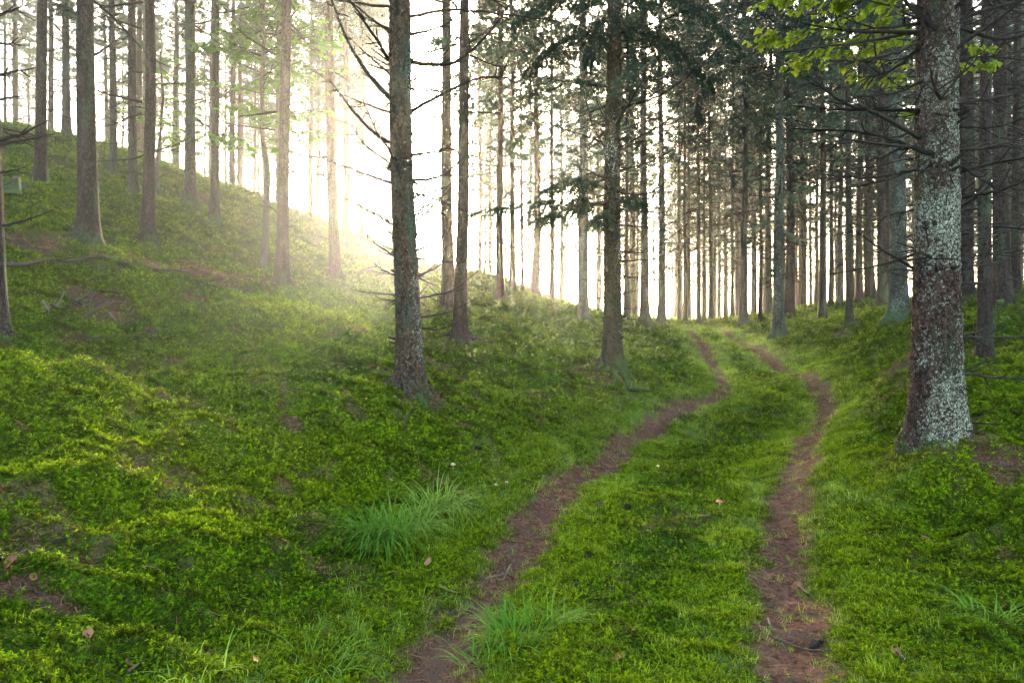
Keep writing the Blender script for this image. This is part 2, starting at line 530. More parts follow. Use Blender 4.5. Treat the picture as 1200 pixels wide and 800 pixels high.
def m_bark(name, dark, light, lichen=0.2, lichen_col=(0.36, 0.43, 0.36), green=0.25, moss_h=0.35, scale=1.0, side=0.0, green_col=(0.06, 0.10, 0.045), bump=0.8):
    m, nt = new_mat(name)
    k = NT(nt)
    oc = k.objc()
    off = k.n('ShaderNodeVectorMath', operation='ADD', ins={0: oc})
    cmb = k.n('ShaderNodeCombineXYZ', ins={'X': k.math('MULTIPLY', k.rand(), 37.0), 'Y': k.math('MULTIPLY', k.rand(), 11.0), 'Z': 0.0})
    nt.links.new(cmb.outputs[0], off.inputs[1])
    v = off.outputs[0]
    warp = k.n('ShaderNodeTexNoise', ins={'Vector': v, 'Scale': 28.0, 'Detail': 3.0})
    wv = k.n('ShaderNodeVectorMath', operation='MULTIPLY_ADD', ins={0: warp.outputs['Color'], 1: (0.045, 0.045, 0.045), 2: v})
    vs_ = k.mapping(wv.outputs[0], (1, 1, 0.55))
    vo = k.n('ShaderNodeTexVoronoi', feature='DISTANCE_TO_EDGE', ins={'Vector': vs_, 'Scale': 52 * scale})
    wob = k.n('ShaderNodeTexVoronoi', feature='F1', ins={'Vector': vs_, 'Scale': 52 * scale})
    crack = k.ramp(vo.outputs['Distance'], 0.0, 0.16)
    fine = k.noise(v, 70 * scale, 4, 0.7)
    big = k.noise(k.mapping(v, (1, 1, 0.35)), 5, 4, 0.6)
    c = k.mix(k.ramp(k.math('ADD', k.math('MULTIPLY', fine, 0.5), k.math('MULTIPLY', wob.outputs['Color'], 0.5)), 0.3, 0.75), dark, light)
    c = k.mix(k.ramp(big, 0.5, 0.72, 0, 0.6), c, tuple(min(1, x * 1.5) for x in light))
    # green algae film
    c = k.mix(k.ramp(k.noise(k.mapping(v, (1, 1, 0.3)), 3.1, 4, 0.65), 0.62 - 0.4 * green, 0.80 - 0.3 * green, 0, 0.75), c, green_col)
    c = k.mix(k.math('MULTIPLY', k.math('SUBTRACT', 1.0, crack), k.ramp(k.noise(v, 17, 3), 0.3, 0.6, 0.15, 0.85)), c, tuple(x * 0.4 for x in dark))
    # lichen spots
    sx = k.n('ShaderNodeSeparateXYZ', ins={0: oc})
    lmask = k.math('ADD', k.noise(v, 34 * scale, 5, 0.8), k.math('MULTIPLY', k.math('SUBTRACT', k.noise(k.mapping(v, (1, 1, 0.6)), 3.0, 3), 0.5), 0.7))
    if side:
        lmask = k.math('ADD', lmask, k.math('MULTIPLY', sx.outputs[0], side))
    th = 0.76 - 0.38 * lichen
    lf = k.math('MULTIPLY', k.ramp(lmask, th, th + 0.07, 0, 0.9), k.ramp(k.math('ADD', k.math('MULTIPLY', k.noise(v, 48, 4, 0.8), 0.75), k.math('MULTIPLY', crack, 0.18)), 0.42, 0.56, 0.06, 1.0))
    lc = k.mix(k.ramp(k.noise(v, 90, 3), 0.35, 0.65), tuple(x * 0.62 for x in lichen_col), lichen_col)
    c = k.mix(lf, c, lc)
    # moss climbing the foot
    mm = k.math('SUBTRACT', k.math('ADD', moss_h - 0.18, k.math('MULTIPLY', k.math('SUBTRACT', k.noise(v, 7, 4, 0.65), 0.5), 1.1)), sx.outputs[2])
    mf = k.math('MULTIPLY', k.ramp(mm, -0.02, 0.25, 0, 0.85), k.ramp(k.noise(v, 40, 4, 0.75), 0.36, 0.60, 0.15, 1.0))
    c = k.mix(mf, c, k.mix(k.noise(v, 60, 2), (0.02, 0.05, 0.01), (0.06, 0.11, 0.018)))
    hgt = k.math('ADD', k.math('MULTIPLY', crack, 0.6), k.math('ADD', k.math('MULTIPLY', fine, 0.5), k.math('MULTIPLY', lf, 0.25)))
    k.surf(k.bsdf(c, 0.95, k.bump(hgt, bump, 0.012), 0.06))
    return m


def m_plain(name, a, b, scale=30, rough=0.85, bump=0.4, spec=0.08):
    m, nt = new_mat(name)
    k = NT(nt)
    v = k.objc()
    n = k.noise(v, scale, 4, 0.7)
    r = k.rand()
    c = k.mix(k.ramp(k.math('ADD', k.math('MULTIPLY', n, 0.7), k.math('MULTIPLY', r, 0.3)), 0.3, 0.7), a, b)
    k.surf(k.bsdf(c, rough, k.bump(n, bump, 0.004), spec))
    return m


M = {}
M['ground'] = m_ground()
M['moss'] = m_moss()
M['moss_lit_yellow'] = m_moss('lit_yellow_moss_sprig', 0.13)  # moss copy for the strip, the light on it put into the colour
M['grass'] = m_simple_leaf('short_grass', (0.105, 0.215, 0.012), (0.265, 0.345, 0.026), 0.4, 0.8, 0.06)  # pale colour carries the light that falls on the strip
M['tuft'] = m_simple_leaf('tussock_grass', (0.060, 0.155, 0.012), (0.180, 0.275, 0.040), 0.30, 0.8, 0.05)
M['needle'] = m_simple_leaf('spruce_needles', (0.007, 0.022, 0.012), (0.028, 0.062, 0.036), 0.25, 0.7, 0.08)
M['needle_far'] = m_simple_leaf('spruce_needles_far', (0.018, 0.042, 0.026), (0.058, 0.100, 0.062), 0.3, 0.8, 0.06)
M['beech'] = m_simple_leaf('beech_leaf', (0.045, 0.125, 0.008), (0.125, 0.220, 0.016), 0.5, 0.6, 0.1)
M['maple'] = m_simple_leaf('maple_leaf', (0.12, 0.21, 0.006), (0.28, 0.34, 0.010), 0.5, 0.6, 0.1)
M['dead_leaf'] = m_plain('dead_leaf', (0.11, 0.040, 0.018), (0.24, 0.115, 0.06), 60, 0.6, 0.5)
M['litter'] = m_simple_leaf('needle_litter', (0.060, 0.026, 0.015), (0.210, 0.100, 0.058), 0.15, 0.9, 0.05)
M['twig'] = m_plain('dead_twig', (0.018, 0.014, 0.011), (0.065, 0.053, 0.040), 40, 0.85, 0.6)
M['branch'] = m_plain('dead_branch', (0.009, 0.007, 0.0055), (0.032, 0.026, 0.020), 45, 0.85, 0.7)
M['pale_wood'] = m_plain('weathered_wood', (0.055, 0.042, 0.028), (0.14, 0.11, 0.075), 50, 0.8, 0.6)
M['black_bark'] = m_plain('wet_bark', (0.008, 0.006, 0.005), (0.022, 0.017, 0.014), 60, 0.8, 0.8, 0.08)
M['bark_hero'] = m_bark('lichened_red_bark', (0.024, 0.013, 0.010), (0.105, 0.062, 0.048), 0.74, (0.36, 0.375, 0.275), 0.36, 0.28, 1.0, 0.25, (0.040, 0.050, 0.026), bump=1.0)
M['bark_teal'] = m_bark('bark_with_teal_algae', (0.020, 0.013, 0.009), (0.098, 0.068, 0.043), 0.24, (0.33, 0.40, 0.33), 0.42, 0.30, 1.0, 0.55, (0.045, 0.090, 0.066))
M['bark_tan'] = m_bark('tan_spruce_bark', (0.012, 0.010, 0.005), (0.062, 0.051, 0.029), 0.36, (0.44, 0.50, 0.44), 0.34, 0.42, 1.0, 0.3, (0.038, 0.046, 0.018))
M['bark_dark'] = m_bark('dark_spruce_bark', (0.014, 0.010, 0.009), (0.055, 0.039, 0.033), 0.14, (0.24, 0.27, 0.23), 0.25, 0.35, 0.8)
M['bark_brown'] = m_bark('brown_spruce_bark', (0.022, 0.014, 0.010), (0.085, 0.056, 0.040), 0.12, (0.26, 0.30, 0.25), 0.28, 0.30, 0.8)
M['bark_grey'] = m_bark('grey_green_bark', (0.017, 0.014, 0.011), (0.066, 0.057, 0.046), 0.34, (0.16, 0.20, 0.155), 0.45, 0.5, 0.8, 0.2, (0.044, 0.074, 0.048))
M['bark_pale'] = m_bark('pale_lichened_bark', (0.020, 0.018, 0.014), (0.080, 0.074, 0.060), 0.66, (0.20, 0.235, 0.18), 0.5, 0.5, 0.8, 0.2, (0.046, 0.070, 0.048))
M['bark_sap'] = m_bark('sapling_bark', (0.05, 0.045, 0.035), (0.12, 0.11, 0.085), 0.25, (0.22, 0.28, 0.2), 0.4, 0.4, 1.4)
M['stone_moss'] = m_plain('mossy_rot', (0.018, 0.038, 0.012), (0.050, 0.085, 0.028), 18, 0.9, 0.9)
M['rot'] = m_plain('rotten_wood', (0.035, 0.024, 0.017), (0.105, 0.072, 0.048), 30, 0.9, 0.9)
M['cap_red'] = m_plain('red_cap', (0.36, 0.085, 0.055), (0.50, 0.17, 0.12), 40, 0.45, 0.2)
M['cap_tan'] = m_plain('tan_cap', (0.30, 0.20, 0.11), (0.44, 0.32, 0.20), 40, 0.5, 0.2)
M['cap_yellow'] = m_plain('yellow_cap', (0.62, 0.46, 0.06), (0.72, 0.60, 0.16), 40, 0.5, 0.2)
M['stem'] = m_plain('pale_stem', (0.34, 0.29, 0.20), (0.48, 0.42, 0.32), 60, 0.6, 0.2)
M['cone'] = m_plain('spruce_cone', (0.020, 0.014, 0.011), (0.065, 0.040, 0.028), 70, 0.6, 0.5)

# ------------------------------------------------------------------ where the trees stand
# px of foot, py of foot, width in px, extras
TREES = [
    # hero trees
    dict(px=1098, py=537, w=46, k='hero', lab='thick spruce with red bark crusted in pale lichen beside the right wheel track', lean=(0.000, 0.006)),
    dict(px=478, py=461, w=27, k='teal', lab='spruce with teal algae on its trunk and bare upcurved branches, twigs at its foot', lean=(0.010, -0.016)),
    dict(px=718, py=439, w=20, k='tan', lab='tan spruce with white lichened foot on the bank beside the left wheel track', lean=(0, 0.0)),
    dict(px=104, py=292, w=21, k='dark', lab='dark stout spruce trunk rising behind the long fallen branch on the slope', lean=(0, -0.012)),
    # left slope
    dict(px=-9, py=402, w=26, k='dark', lab='dark spruce with bare branches low on the slope, before the long fallen branch'),
    dict(px=48, py=221, w=12, k='dark', lab='dark spruce beside the mossy stump high on the slope', lean=(0, -0.012)),
    dict(px=173, py=286, w=13, k='dark', lab='dark slim spruce just right of the stout dark trunk behind the fallen branch', lean=(0, -0.012)),
    dict(px=156, py=235, w=10, k='grey', lab='greyish spruce standing upslope between the two dark trunks'),
    dict(px=133, py=206, w=8, k='grey', lab='faint hazy spruce near the top of the slope behind the dark trunks'),
    dict(px=77, py=166, w=9, k='grey', lab='pale hazy spruce at the slope crest behind the mossy stump'),
    dict(px=222, py=248, w=12, k='grey', lab='grey spruce with wide flared foot on the upper slope'),
    dict(px=251, py=266, w=10, k='grey', lab='slender grey spruce with rough lower trunk beside the flared grey one'),
    dict(px=330, py=341, w=14, k='brown', lab='brown spruce standing right beside the thin leafy sapling', lean=(0, -0.012)),
    dict(px=391, py=333, w=12, k='brown', lab='brown spruce with a smooth straight trunk right of the sapling and its neighbour', lean=(0, -0.014)),
    dict(px=541, py=406, w=15, k='brown', lab='reddish brown spruce with spreading root against the sun glow', lean=(0, -0.006)),
    dict(px=525, py=372, w=15, k='brown', lab='brown spruce close behind the red-brown one in the sun glow', lean=(0, -0.004)),
    dict(px=586, py=356, w=9.5, k='brown', lab='hazy brown spruce on the slope just right of the sun glow'),
    dict(px=601, py=344, w=7.5, k='brown', lab='thin hazy spruce with flared foot on the slope crest'),
    dict(px=629, py=349, w=9.5, k='brown', lab='pinkish hazy spruce on the slope crest'),
    dict(px=647, py=355, w=6.3, k='brown', g='crest'), dict(px=658, py=354, w=5.6, k='brown', g='crest'), dict(px=612, py=342, w=4, k='brown', g='crest'),
    dict(px=562, py=320, w=6, k='brown', g='crest'), dict(px=574, py=322, w=5.6, k='brown', g='crest'), dict(px=405, py=292, w=8, k='brown', g='crest'), dict(px=423, py=290, w=7, k='brown', g='crest'),
    dict(px=682, py=381, w=11.5, k='pale', lab='mottled grey spruce behind the tan spruce, needles hanging across it'),
    dict(px=701, py=368, w=5, k='grey', g='rise'), dict(px=734, py=378, w=6, k='grey', g='rise'),
    dict(px=755, py=386, w=10.5, k='grey', lab='grey green spruce left of where the track tops the rise'),
    dict(px=775, py=382, w=9, k='grey', lab='grey spruce with flared foot beside the track at the top of the rise'),
    # over the rise and right
    dict(px=796, py=378, w=3.6, k='grey', g='rise'), dict(px=803, py=380, w=4.6, k='grey', g='rise'), dict(px=807, py=377, w=3, k='grey', g='rise'), dict(px=819, py=380, w=5.2, k='grey', g='rise'),
    dict(px=825, py=377, w=3, k='grey', g='rise'), dict(px=833, py=376, w=5.6, k='grey', g='rise'), dict(px=843, py=373, w=3.6, k='grey', g='rise'), dict(px=850, py=373, w=5, k='grey', g='rise'),
    dict(px=858, py=374, w=4.2, k='grey', g='rise'), dict(px=865, py=372, w=3, k='grey', g='rise'),
    dict(px=872, py=384, w=8.5, k='grey', lab='straight grey spruce just right of the track where it tops the rise'),
    dict(px=883, py=370, w=6.3, k='grey', g='rise'),
    dict(px=891, py=381, w=4.6, k='dark', lab='thin dark young spruce between two grey trunks by the track'),
    dict(px=901, py=368, w=8, k='grey', g='rise'),
    dict(px=912, py=398, w=13, k='pale', lab='pale grey green lichened spruce with small live tufts right of the track'),
    dict(px=925, py=378, w=11.5, k='dark', lab='dark spruce close behind the pale lichened one'),
    dict(px=942, py=364, w=5.4, k='dark', g='right'), dict(px=950, py=362, w=4, k='grey', g='right'), dict(px=957, py=361, w=5, k='dark', g='right'),
    dict(px=964, py=375, w=8.5, k='dark', lab='dark brown spruce standing forward of the stand right of the track'),
    dict(px=974, py=361, w=5, k='dark', g='right'), dict(px=984, py=360, w=4.6, k='grey', g='right'),
    dict(px=995, py=382, w=7, k='grey', lab='slender green-tinted spruce in front of the dark stand'),
    dict(px=1007, py=357, w=7, k='dark', g='right'), dict(px=1019, py=356, w=11, k='dark', g='right'), dict(px=1034, py=362, w=11, k='dark', g='right'),
    dict(px=1053, py=376, w=19, k='pale', lab='broad spruce with algae-green right side next to the lichened red trunk', lean=(0, -0.006)),
    dict(px=1129, py=356, w=19, k='dark', g='right'),
    dict(px=1154, py=433, w=15, k='dark', lab='slim mossy dark spruce behind the low dead branches', lean=(0, 0.010)),
    dict(px=1175, py=360, w=17, k='dark', g='right'), dict(px=1190, py=352, w=9, k='dark', g='right'), dict(px=1230, py=372, w=18, k='dark', g='right'),
]
GROUPLAB = {
    'crest': ('hazy thin spruce on the bright skyline of the slope', 'thin trees on the slope skyline'),
    'rise': ('thin grey spruce in the mist where the track goes over the rise', 'thin trees beyond the rise'),
    'right': ('dark spruce in the dense stand on the right bank', 'dark stand on the right bank'),
    'far': ('faint spruce deep in the mist behind the nearer trunks', 'faint trees deep in the mist'),
}
for t in TREES:
    p = hit(t['px'], t['py'])
    dw = 0.30 * F_PX / t['w']
    if p is None:
        d = min(dw, 40.0)
        d = max(d, 29.0)
        x = (t['px'] - CX) / F_PX * d
        p = np.array([x, d, float(base_z(np.array([x]), np.array([d]))[0])])
    t['p'] = p
    t['r'] = max(0.05, 0.5 * t['w'] * 1.04 * p[1] / F_PX)
    if t['w'] >= 9:
        MOUNDS.append((p[0], p[1], max(0.35, t['r'] * 2.6), 0.10 if p[1] > 6 else 0.07, 0.75 if t['w'] > 12 else 0.3))
# hummocks seen as dark mounds by the right bank
for (px, py, mr, mh, br) in [(1055, 437, 0.55, 0.16, 0.9), (640, 480, 0.3, 0.07, 0.3), (110, 560, 0.5, 0.10, 0.0), (60, 470, 0.6, 0.12, 0.0), (1100, 556, 0.4, 0.05, 0.0), (620, 520, 0.5, 0.08, 0.0), (690, 490, 0.45, 0.07, 0.0)]:
    p = hit(px, py)
    MOUNDS.append((p[0], p[1], mr, mh, br))

# trees deep in the mist
placed = [t['p'][:2] for t in TREES]
rf = random.Random(21)
FAR = []
tries = 0
quota = {'left': 78, 'right': 150}
while sum(quota.values()) > 0 and tries < 12000:
    tries += 1
    if rf.random() < 0.4:
        side, px, y = 'left', rf.uniform(-120, 690), rf.uniform(30, 56)
    else:
        side, px = 'right', rf.uniform(690, 1350)
        y = rf.uniform(29, 60) if rf.random() < 0.6 else rf.uniform(60, 105)
    x = (px - CX) / F_PX * y
    if quota[side] == 0:
        continue
    keep = 1.0
    if -0.073 * y - 3.5 < x < -0.073 * y + 5.0:      # the open ride the sun shines along
        keep = 0.22
    if rf.random() > keep:
        continue
    if min((x - q[0]) ** 2 + (y - q[1]) ** 2 for q in placed) < 1.7 ** 2:
        continue
    if abs(px - 825) < 22 and y < 45:
        continue
    quota[side] -= 1
    placed.append(np.array([x, y]))
    FAR.append((x, y))

# ------------------------------------------------------------------ ground sheet and the two wheel tracks
NX, NY = 620, 640
u = np.linspace(-1, 1, NX); a5 = 5.0
gx = 0.6 + 120 * np.sinh(a5 * u) / math.sinh(a5)
y0, s_ = 3.2, 1.9
v = np.linspace(math.asinh((-30 - y0) / s_), math.asinh((170 - y0) / s_), NY)
gy = y0 + s_ * np.sinh(v)
GX, GY = np.meshgrid(gx, gy)
MK = masks(GX, GY)
GZ = ground_z(GX, GY, MK)
GV = np.stack([GX, GY, GZ], -1).reshape(-1, 3)
i = np.arange(NY - 1)[:, None] * NX; j = np.arange(NX - 1)[None, :]
GF = np.stack([i + j, i + j + 1, i + NX + j + 1, i + NX + j], -1).reshape(-1, 4)
dirt_f = MK[0].ravel()[GF].mean(1)
side_f = (MK[3].ravel()[GF].mean(1) < MK[4].ravel()[GF].mean(1))
sel = np.where(dirt_f > 0.5, np.where(side_f, 1, 2), 0)
for code, name in ((0, 'ground'), (1, 'dirt_track'), (2, 'dirt_track')):
    f = GF[sel == code]
    used, inv = np.unique(f, return_inverse=True)
    me = mesh_np(name, GV[used], inv.reshape(-1, 4))
    for an, arr in (('dirt', MK[0]), ('litter', MK[1]), ('strip', MK[2])):
        at_ = me.attributes.new(an, 'FLOAT', 'POINT')
        at_.data.foreach_set('value', arr.ravel()[used].astype(np.float32))
    me.materials.append(M['ground'])
    tag(obj(name, me), None, None, None, 'structure')


# ------------------------------------------------------------------ ground cover (uncountable): instanced sprigs
def rot_euler(gxs, gys, spin, k=1.0):
    n = np.stack([-gxs * k, -gys * k, np.ones_like(gxs)], -1); n /= np.linalg.norm(n, axis=1)[:, None]
    t = np.stack([np.cos(spin), np.sin(spin), np.zeros_like(spin)], -1)
    t -= n * (t * n).sum(1)[:, None]; t /= np.linalg.norm(t, axis=1)[:, None]
    b = np.cross(n, t)
    return np.stack([np.arctan2(b[:, 2], n[:, 2]), -np.arcsin(np.clip(t[:, 2], -1, 1)), np.arctan2(t[:, 1], t[:, 0])], -1)


def scatter(name, P, E, S, idx, sources, label, cat):
    me = bpy.data.meshes.new(name)
    me.vertices.add(len(P)); me.vertices.foreach_set('co', P.astype(np.float32).ravel())
    a = me.attributes.new('rot', 'FLOAT_VECTOR', 'POINT'); a.data.foreach_set('vector', E.astype(np.float32).ravel())
    a = me.attributes.new('scl', 'FLOAT', 'POINT'); a.data.foreach_set('value', S.astype(np.float32))
    a = me.attributes.new('idx', 'INT', 'POINT'); a.data.foreach_set('value', idx.astype(np.int32))
    o = obj(name, me)
    ng = bpy.data.node_groups.new(name + '_cover', 'GeometryNodeTree')
    ng.interface.new_socket('Geometry', in_out='INPUT', socket_type='NodeSocketGeometry')
    ng.interface.new_socket('Geometry', in_out='OUTPUT', socket_type='NodeSocketGeometry')
    N, L = ng.nodes, ng.links
    gi = N.new('NodeGroupInput'); go = N.new('NodeGroupOutput')
    iop = N.new('GeometryNodeInstanceOnPoints')
    jn = N.new('GeometryNodeJoinGeometry')
    for s in reversed(sources):
        oi = N.new('GeometryNodeObjectInfo'); oi.inputs['Object'].default_value = s; oi.inputs['As Instance'].default_value = True
        L.new(oi.outputs['Geometry'], jn.inputs[0])

    def na(nm, typ):
        nd = N.new('GeometryNodeInputNamedAttribute'); nd.data_type = typ; nd.inputs['Name'].default_value = nm
        return nd.outputs['Attribute']
    er = N.new('FunctionNodeEulerToRotation')
    L.new(na('rot', 'FLOAT_VECTOR'), er.inputs[0])
    L.new(gi.outputs[0], iop.inputs['Points'])
    L.new(jn.outputs[0], iop.inputs['Instance'])
    iop.inputs['Pick Instance'].default_value = True
    L.new(na('idx', 'INT'), iop.inputs['Instance Index'])
    L.new(er.outputs[0], iop.inputs['Rotation'])
    L.new(na('scl', 'FLOAT'), iop.inputs['Scale'])
    L.new(iop.outputs[0], go.inputs[0])
    md = o.modifiers.new('cover', 'NODES'); md.node_group = ng
    return tag(o, label, cat, None, 'stuff')


def src(name, me):
    return bpy.data.objects.new(name, me)          # source shape only, not linked to the scene


def blade(acc, base, az, el, L, w, segs=2, droop=0.6, fold=0.0):
    """a tapering, arching blade"""
    d = np.array([math.cos(az), math.sin(az), 0.0]); sd = np.array([-d[1], d[0], 0.0])
    P = [np.array(base, float)]; e = el
    for s in range(segs):
        P.append(P[-1] + (d * math.cos(e) + np.array([0, 0, 1.0]) * math.sin(e)) * L / segs)
        e -= droop / segs
    V, F = [], []
    for q, p in enumerate(P):
        ww = w * (1 - (q / segs) ** 1.6)
        if q == segs:
            V.append(p)
        else:
            V += [p - sd * ww / 2, p + sd * ww / 2]
    quads = [(2 * q, 2 * q + 1, 2 * q + 3, 2 * q + 2) for q in range(segs - 1)]
    acc.add(V, np.array(quads, int).reshape(-1, 4), np.array([(2 * segs - 2, 2 * segs - 1, 2 * segs)]))


def moss_clump(seed, n=9, mat='moss'):
    """feathery sprigs that arch outwards, leaflets in pairs, with a few upright stars between them"""
    r = random.Random(seed); acc = Acc()
    for s in range(n):
        a = r.uniform(0, 6.283); q = r.uniform(0, 0.03)
        b = np.array([q * math.cos(a), q * math.sin(a), -0.010])
        if s % 3 == 2:
            h = r.uniform(0.026, 0.044)
            for l in range(7):
                blade(acc, b + np.array([0, 0, h * (0.55 + 0.45 * r.random())]), r.uniform(0, 6.283), r.uniform(0.1, 0.7), r.uniform(0.010, 0.017), r.uniform(0.004, 0.007), 1, 0.3)
            continue
        az = a + r.gauss(0, 0.8); e = r.uniform(0.9, 1.3); L = r.uniform(0.040, 0.065); P = [b]
        for k_ in range(5):
            P.append(P[-1] + np.array([math.cos(az) * math.cos(e), math.sin(az) * math.cos(e), math.sin(e)]) * L / 5); e -= r.uniform(0.22, 0.42)
        for k_ in range(1, 6):
            w = r.uniform(0.009, 0.015) * (1.15 - 0.12 * k_)
            for sg in (-1, 1):
                blade(acc, P[k_], az + sg * r.uniform(0.6, 1.2), r.uniform(-0.15, 0.35), w, r.uniform(0.0045, 0.0075), 1, 0.3)
        blade(acc, P[5], az, e, 0.012, 0.006, 1, 0.2)
    return acc.mesh('moss_clump', M[mat], False)


def grass_clump(seed, n=11):
    r = random.Random(seed); acc = Acc()
    for s in range(n):
        a = r.uniform(0, 6.283); q = r.uniform(0, 0.035)
        blade(acc, (q * math.cos(a), q * math.sin(a), -0.006), r.uniform(0, 6.283), r.uniform(0.5, 1.35), r.uniform(0.03, 0.062), r.uniform(0.0018, 0.0034), 2, r.uniform(0.3, 1.2))
    return acc.mesh('grass_clump', M['grass'], False)


def litter_clump(seed, n=13):
    r = random.Random(seed); acc = Acc()
    for s in range(n):
        a = r.uniform(0, 6.283); q = r.uniform(0, 0.05)
        blade(acc, (q * math.cos(a), q * math.sin(a), r.uniform(0.001, 0.008)), r.uniform(0, 6.283), r.uniform(-0.1, 0.25), r.uniform(0.012, 0.03), r.uniform(0.0016, 0.0035), 1, 0.1)
    for s in range(1):
        a = r.uniform(0, 6.283)
        L = r.uniform(0.03, 0.07)
        V, F = tube(spline([(0, 0, 0.006), (L * .5 * math.cos(a), L * .5 * math.sin(a), 0.010), (L * math.cos(a + .3), L * math.sin(a + .3), 0.006)], 4), [0.0016] * 4, 3)
        acc.add(V, F)
    return acc.mesh('litter_clump', M['litter'], False)


def sector(bands, seed):
    """points over the ground in front, thinner and larger with distance; bands of (d0, d1, per m2, size)"""
    g = np.random.default_rng(seed)
    X, Y, S = [], [], []
    half = math.tan(R(42))
    for d0, d1, den, size in bands:
        n = int(den * half * (d1 ** 2 - d0 ** 2))
        y = np.sqrt(g.uniform(d0 ** 2, d1 ** 2, n)); x = g.uniform(-half, half, n) * (y + 0.8)
        X.append(x); Y.append(y); S.append(size * (0.7 + 0.6 * g.random(n)) * (1 + 0.25 * (y - d0) / (d1 - d0)))
    return np.concatenate(X), np.concatenate(Y), np.concatenate(S), g


def cover(name, bands, seed, keepfn, sources, label, cat, k=1.0, lift=0.0):
    x, y, s, g = sector(bands, seed)
    mk = masks(x, y)
    keep = g.random(len(x)) < keepfn(mk, x, y)
    x, y, s = x[keep], y[keep], s[keep]
    mk = tuple(q[keep] for q in mk)
    e = 0.03
    z = ground_z(x, y, mk)
    zx = ground_z(x + e, y, mk); zy = ground_z(x, y + e, mk)
    E = rot_euler((zx - z) / e, (zy - z) / e, g.uniform(0, 6.283, len(x)), k)
    return scatter(name, np.stack([x, y, z + lift], -1), E, s, g.integers(0, len(sources), len(x)), sources, label, cat)


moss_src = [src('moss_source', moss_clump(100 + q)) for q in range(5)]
yellow_src = [src('lit_yellow_moss_source', moss_clump(150 + q, 9, 'moss_lit_yellow')) for q in range(4)]
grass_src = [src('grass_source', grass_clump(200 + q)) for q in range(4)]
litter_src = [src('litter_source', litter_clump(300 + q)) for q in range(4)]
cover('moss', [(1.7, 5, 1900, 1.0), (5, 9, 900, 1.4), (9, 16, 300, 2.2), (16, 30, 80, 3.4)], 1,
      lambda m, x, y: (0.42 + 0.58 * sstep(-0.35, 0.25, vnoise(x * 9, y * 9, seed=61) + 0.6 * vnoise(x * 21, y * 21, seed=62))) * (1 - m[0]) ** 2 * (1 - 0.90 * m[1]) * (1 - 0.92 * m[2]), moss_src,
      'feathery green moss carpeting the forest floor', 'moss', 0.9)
cover('lit_yellow_moss', [(1.7, 5, 1700, 1.0), (5, 9, 700, 1.3), (9, 16, 200, 2.0)], 4,
      lambda m, x, y: (0.42 + 0.58 * sstep(-0.35, 0.25, vnoise(x * 9, y * 9, seed=61) + 0.6 * vnoise(x * 21, y * 21, seed=62))) * (1 - m[0]) ** 2 * (1 - 0.9 * m[1]) * 0.92 * m[2] * (1 - 0.5 * sstep(-0.2, 0.2, vnoise(x * 1.2, y * 1.2, seed=60) - 0.3 + (y - 4) * 0.13)), yellow_src,
      'yellow green moss on the strip between the wheel tracks, brightened to look lit', 'moss', 0.9)
cover('short_grass', [(1.7, 5, 900, 1.0), (5, 10, 620, 1.2), (10, 18, 220, 1.9), (18, 32, 60, 2.8)], 2,
      lambda m, x, y: np.clip(m[2] * 0.95 + 0.03 + 0.22 * sstep(0.2, 0.5, vnoise(x * .5, y * .5, seed=90)) + 0.65 * sstep(11, 17, y) * np.exp(-((x - 5) / 5.5) ** 2), 0, 1) * (1 - 0.93 * m[0]) * (1 - 0.7 * m[1]), grass_src,  # grass thickened over the rise, its paleness painting the glow there
      'short pale grass growing beside and between the wheel tracks, spread over the rise to paint its glow', 'grass', 0.5)
cover('needle_litter', [(1.7, 6, 520, 1.0), (6, 14, 160, 1.6), (14, 24, 40, 2.6)], 3,
      lambda m, x, y: np.clip(0.85 * m[0] + 0.9 * m[1] + 0.06, 0, 1), litter_src,
      'brown needles and twig scraps littering the tracks and tree feet', 'litter', 1.0, 0.004)

# ------------------------------------------------------------------ trees: shared shapes
H_TREE = 19.0


